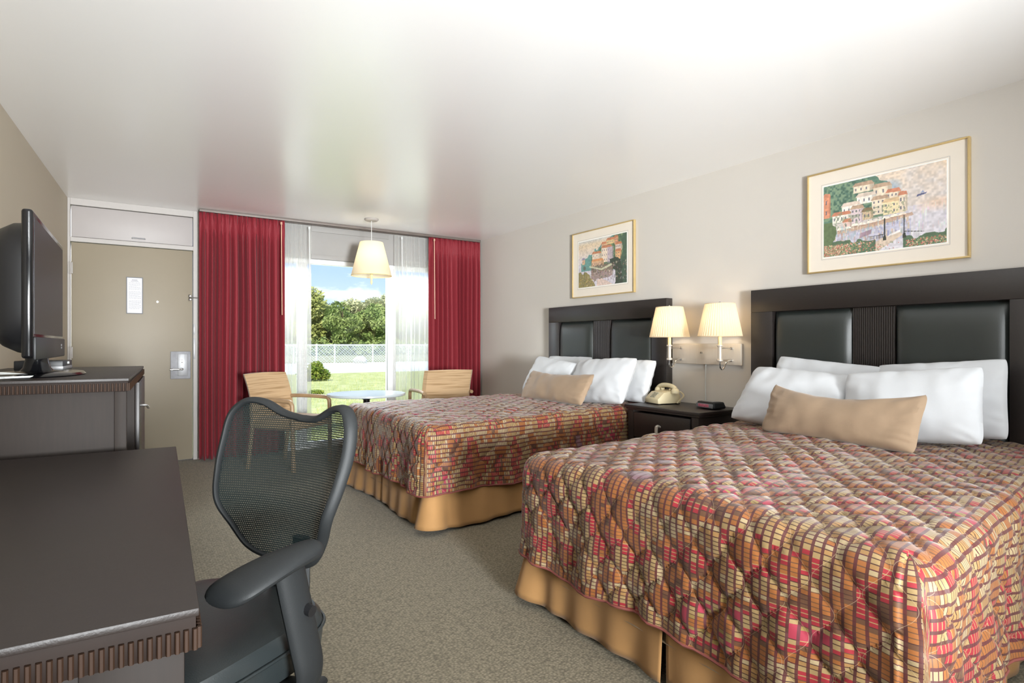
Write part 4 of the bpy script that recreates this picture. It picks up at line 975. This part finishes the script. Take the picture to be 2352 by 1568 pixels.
def tree(h, wid, leaf, seed, n=5000, clumps=9):
    rnd = random.Random(seed); t = bpy.data.objects.new('tree', None); COL.objects.link(t)
    bm = B(); tube(bm, smooth_path([(0, 0, 0), (.1, .05, h*.3), (-.1, .1, h*.6), (0, 0, h*.85)], 4), [.22-.014*k for k in range(13)], 8)
    for k in range(6): a = rnd.uniform(0, 6.28); z = h*rnd.uniform(.3, .7); tube(bm, [(0, 0, z), (math.cos(a)*wid*.5, math.sin(a)*wid*.5, z+h*.2)], [.09, .03], 6)
    obj('trunk', bm, 'bark', t); bm = B()
    for k in range(clumps):
        a = rnd.uniform(0, 6.28); r = wid*rnd.uniform(.1, .6); z = h*rnd.uniform(.22, .86); r *= 1.1-abs(z/h-.5)
        leaves(bm, (math.cos(a)*r, math.sin(a)*r, z), (wid*.42, wid*.42, h*.17), n//clumps, .24, rnd)
    obj('crown', bm, leaf, t, False); return t
protos = [tree(8.0, 3.2, 'leaf1', 1), tree(6.6, 3.0, 'leaf2', 2), tree(7.0, 3.4, 'leaf3', 3), tree(8.5, 2.2, 'leaf3', 4, 1500, 7)]
kinds = ['tall olive-green tree in the row beyond the fence', 'dark green bushy tree in the row beyond the fence', 'pale green tree in the row beyond the fence', 'sparse pale tree rising above the row beyond the fence']
cat_grp = ['olive trees of the far row', 'dark green trees of the far row', 'pale trees of the far row', 'sparse trees of the far row']
# (px direction as x/y ratio, y, kind, scale)
tl = [(.15, 68, 0, 1.0), (.195, 72, 2, .98), (.235, 70, 0, 1.08), (.262, 66, 0, 1.02), (.285, 71, 1, 1.02), (.305, 63, 1, .86), (.325, 72, 2, .98), (.345, 66, 1, .94), (.365, 70, 2, 1.0), (.378, 64, 1, .84), (.385, 74, 3, 1.0), (.405, 69, 2, 1.02), (.43, 66, 0, .92), (.455, 71, 1, 1.1), (.48, 68, 0, 1.08), (.51, 72, 2, 1.1), (.545, 70, 1, 1.12), (.10, 70, 1, 1.1)]
used = set()
for rt, y, k, s in tl:
    t = protos[k] if k not in used else copy_tree(protos[k]); used.add(k)
    t.location = (rt*y, y, GZ); t.scale = (s*1.1, s, s); t.rotation_euler = (0, 0, (rt*97) % 6.28); tag(t, kinds[k], 'tree', cat_grp[k])
bm = B(); rnd = random.Random(9)
for k in range(90):
    x = -5+k*.62+rnd.uniform(-.3, .3); leaves(bm, (x, 62+rnd.uniform(-1, 1)+.0, GZ+.7), (1.0, .8, rnd.uniform(.9, 1.5)), 110, .2, rnd, .3)
hdg = obj('underbrush', bm, 'leaf2', smooth=False); hdg['kind'] = 'stuff'; tag(hdg, 'low continuous green underbrush at the foot of the tree row', 'bushes')
# shrub
sh = thing('shrub', 'small rounded green shrub on the lawn outside the window', 'shrub', (5.02, 19.6, GZ))
bm = B(); rnd = random.Random(4)
for c_, r_ in (((0, 0, .28), .36), ((-.3, 0, .2), .26), ((.3, .05, .2), .26), ((.05, -.1, .45), .25)): leaves(bm, c_, (r_, r_, r_*.85), 800, .045, rnd, .2)
obj('foliage', bm, 'shrubleaf', sh, False); bm = B()
for k in range(6): tube(bm, [(0, 0, 0), (.25*math.cos(k*1.05), .25*math.sin(k*1.05), .35)], .012, 6)
obj('stem', bm, 'bark', sh)
sh2 = thing('shrub', 'tiny low tuft of green weeds on the lawn near the table', 'shrub', (3.75, 14.4, GZ))
bm = B(); leaves(bm, (0, 0, .05), (.2, .12, .07), 300, .03, rnd, .1); obj('foliage', bm, 'shrubleaf', sh2, False)
# fences
def fence(name, xs, y, label, h=1.2, meshx=None):
    t = thing(name, label, 'fence', (0, y, GZ))
    for x in xs:
        bm = B(); disc_lathe(bm, [(.045, 0), (.045, h), (.02, h+.04)], (x, 0, 0), 10); obj('post', bm, 'fence', t)
    bm = B(); tube(bm, [(xs[0], 0, h-.02), (xs[-1], 0, h-.02)], .03, 8); obj('top_rail', bm, 'fence', t)
    bm = B(); L = xs[-1]-xs[0]; sp = .12; n = int(L/sp); w = .009
    for k in range(-int(h/sp), n):
        for d in (1, -1):
            xa = xs[0]+k*sp if d == 1 else xs[0]+k*sp+h; xb = xa+d*h
            za, zb_ = .04, h-.03
            if min(xa, xb) < xs[0] or max(xa, xb) > xs[-1]: continue
            v = [bm.verts.new(p) for p in ((xa-w, 0, za), (xa+w, .004, za), (xb+w, .004, zb_), (xb-w, 0, zb_))]; bm.faces.new(v)
    obj('wire_mesh', bm, 'fence', t, False)
fence('chain_link_fence', [3.4+3.1*k for k in range(-2, 6)], 24.9, 'nearer pale chain-link fence along the edge of the white deck')
fence('chain_link_fence', [6+2.6*k for k in range(-3, 9)], 38.4, 'farther pale chain-link fence behind the white deck')
bm = B(); bmesh.ops.create_icosphere(bm, subdivisions=3, radius=.45)
for v in bm.verts: v.co *= 1+.25*noise.noise(v.co*3); v.co.z *= .6
o = obj('rock', bm, 'stone'); o.location = (12.3, 36.5, GZ+.2); tag(o, 'pale boulder lying before the farther fence', 'rock')
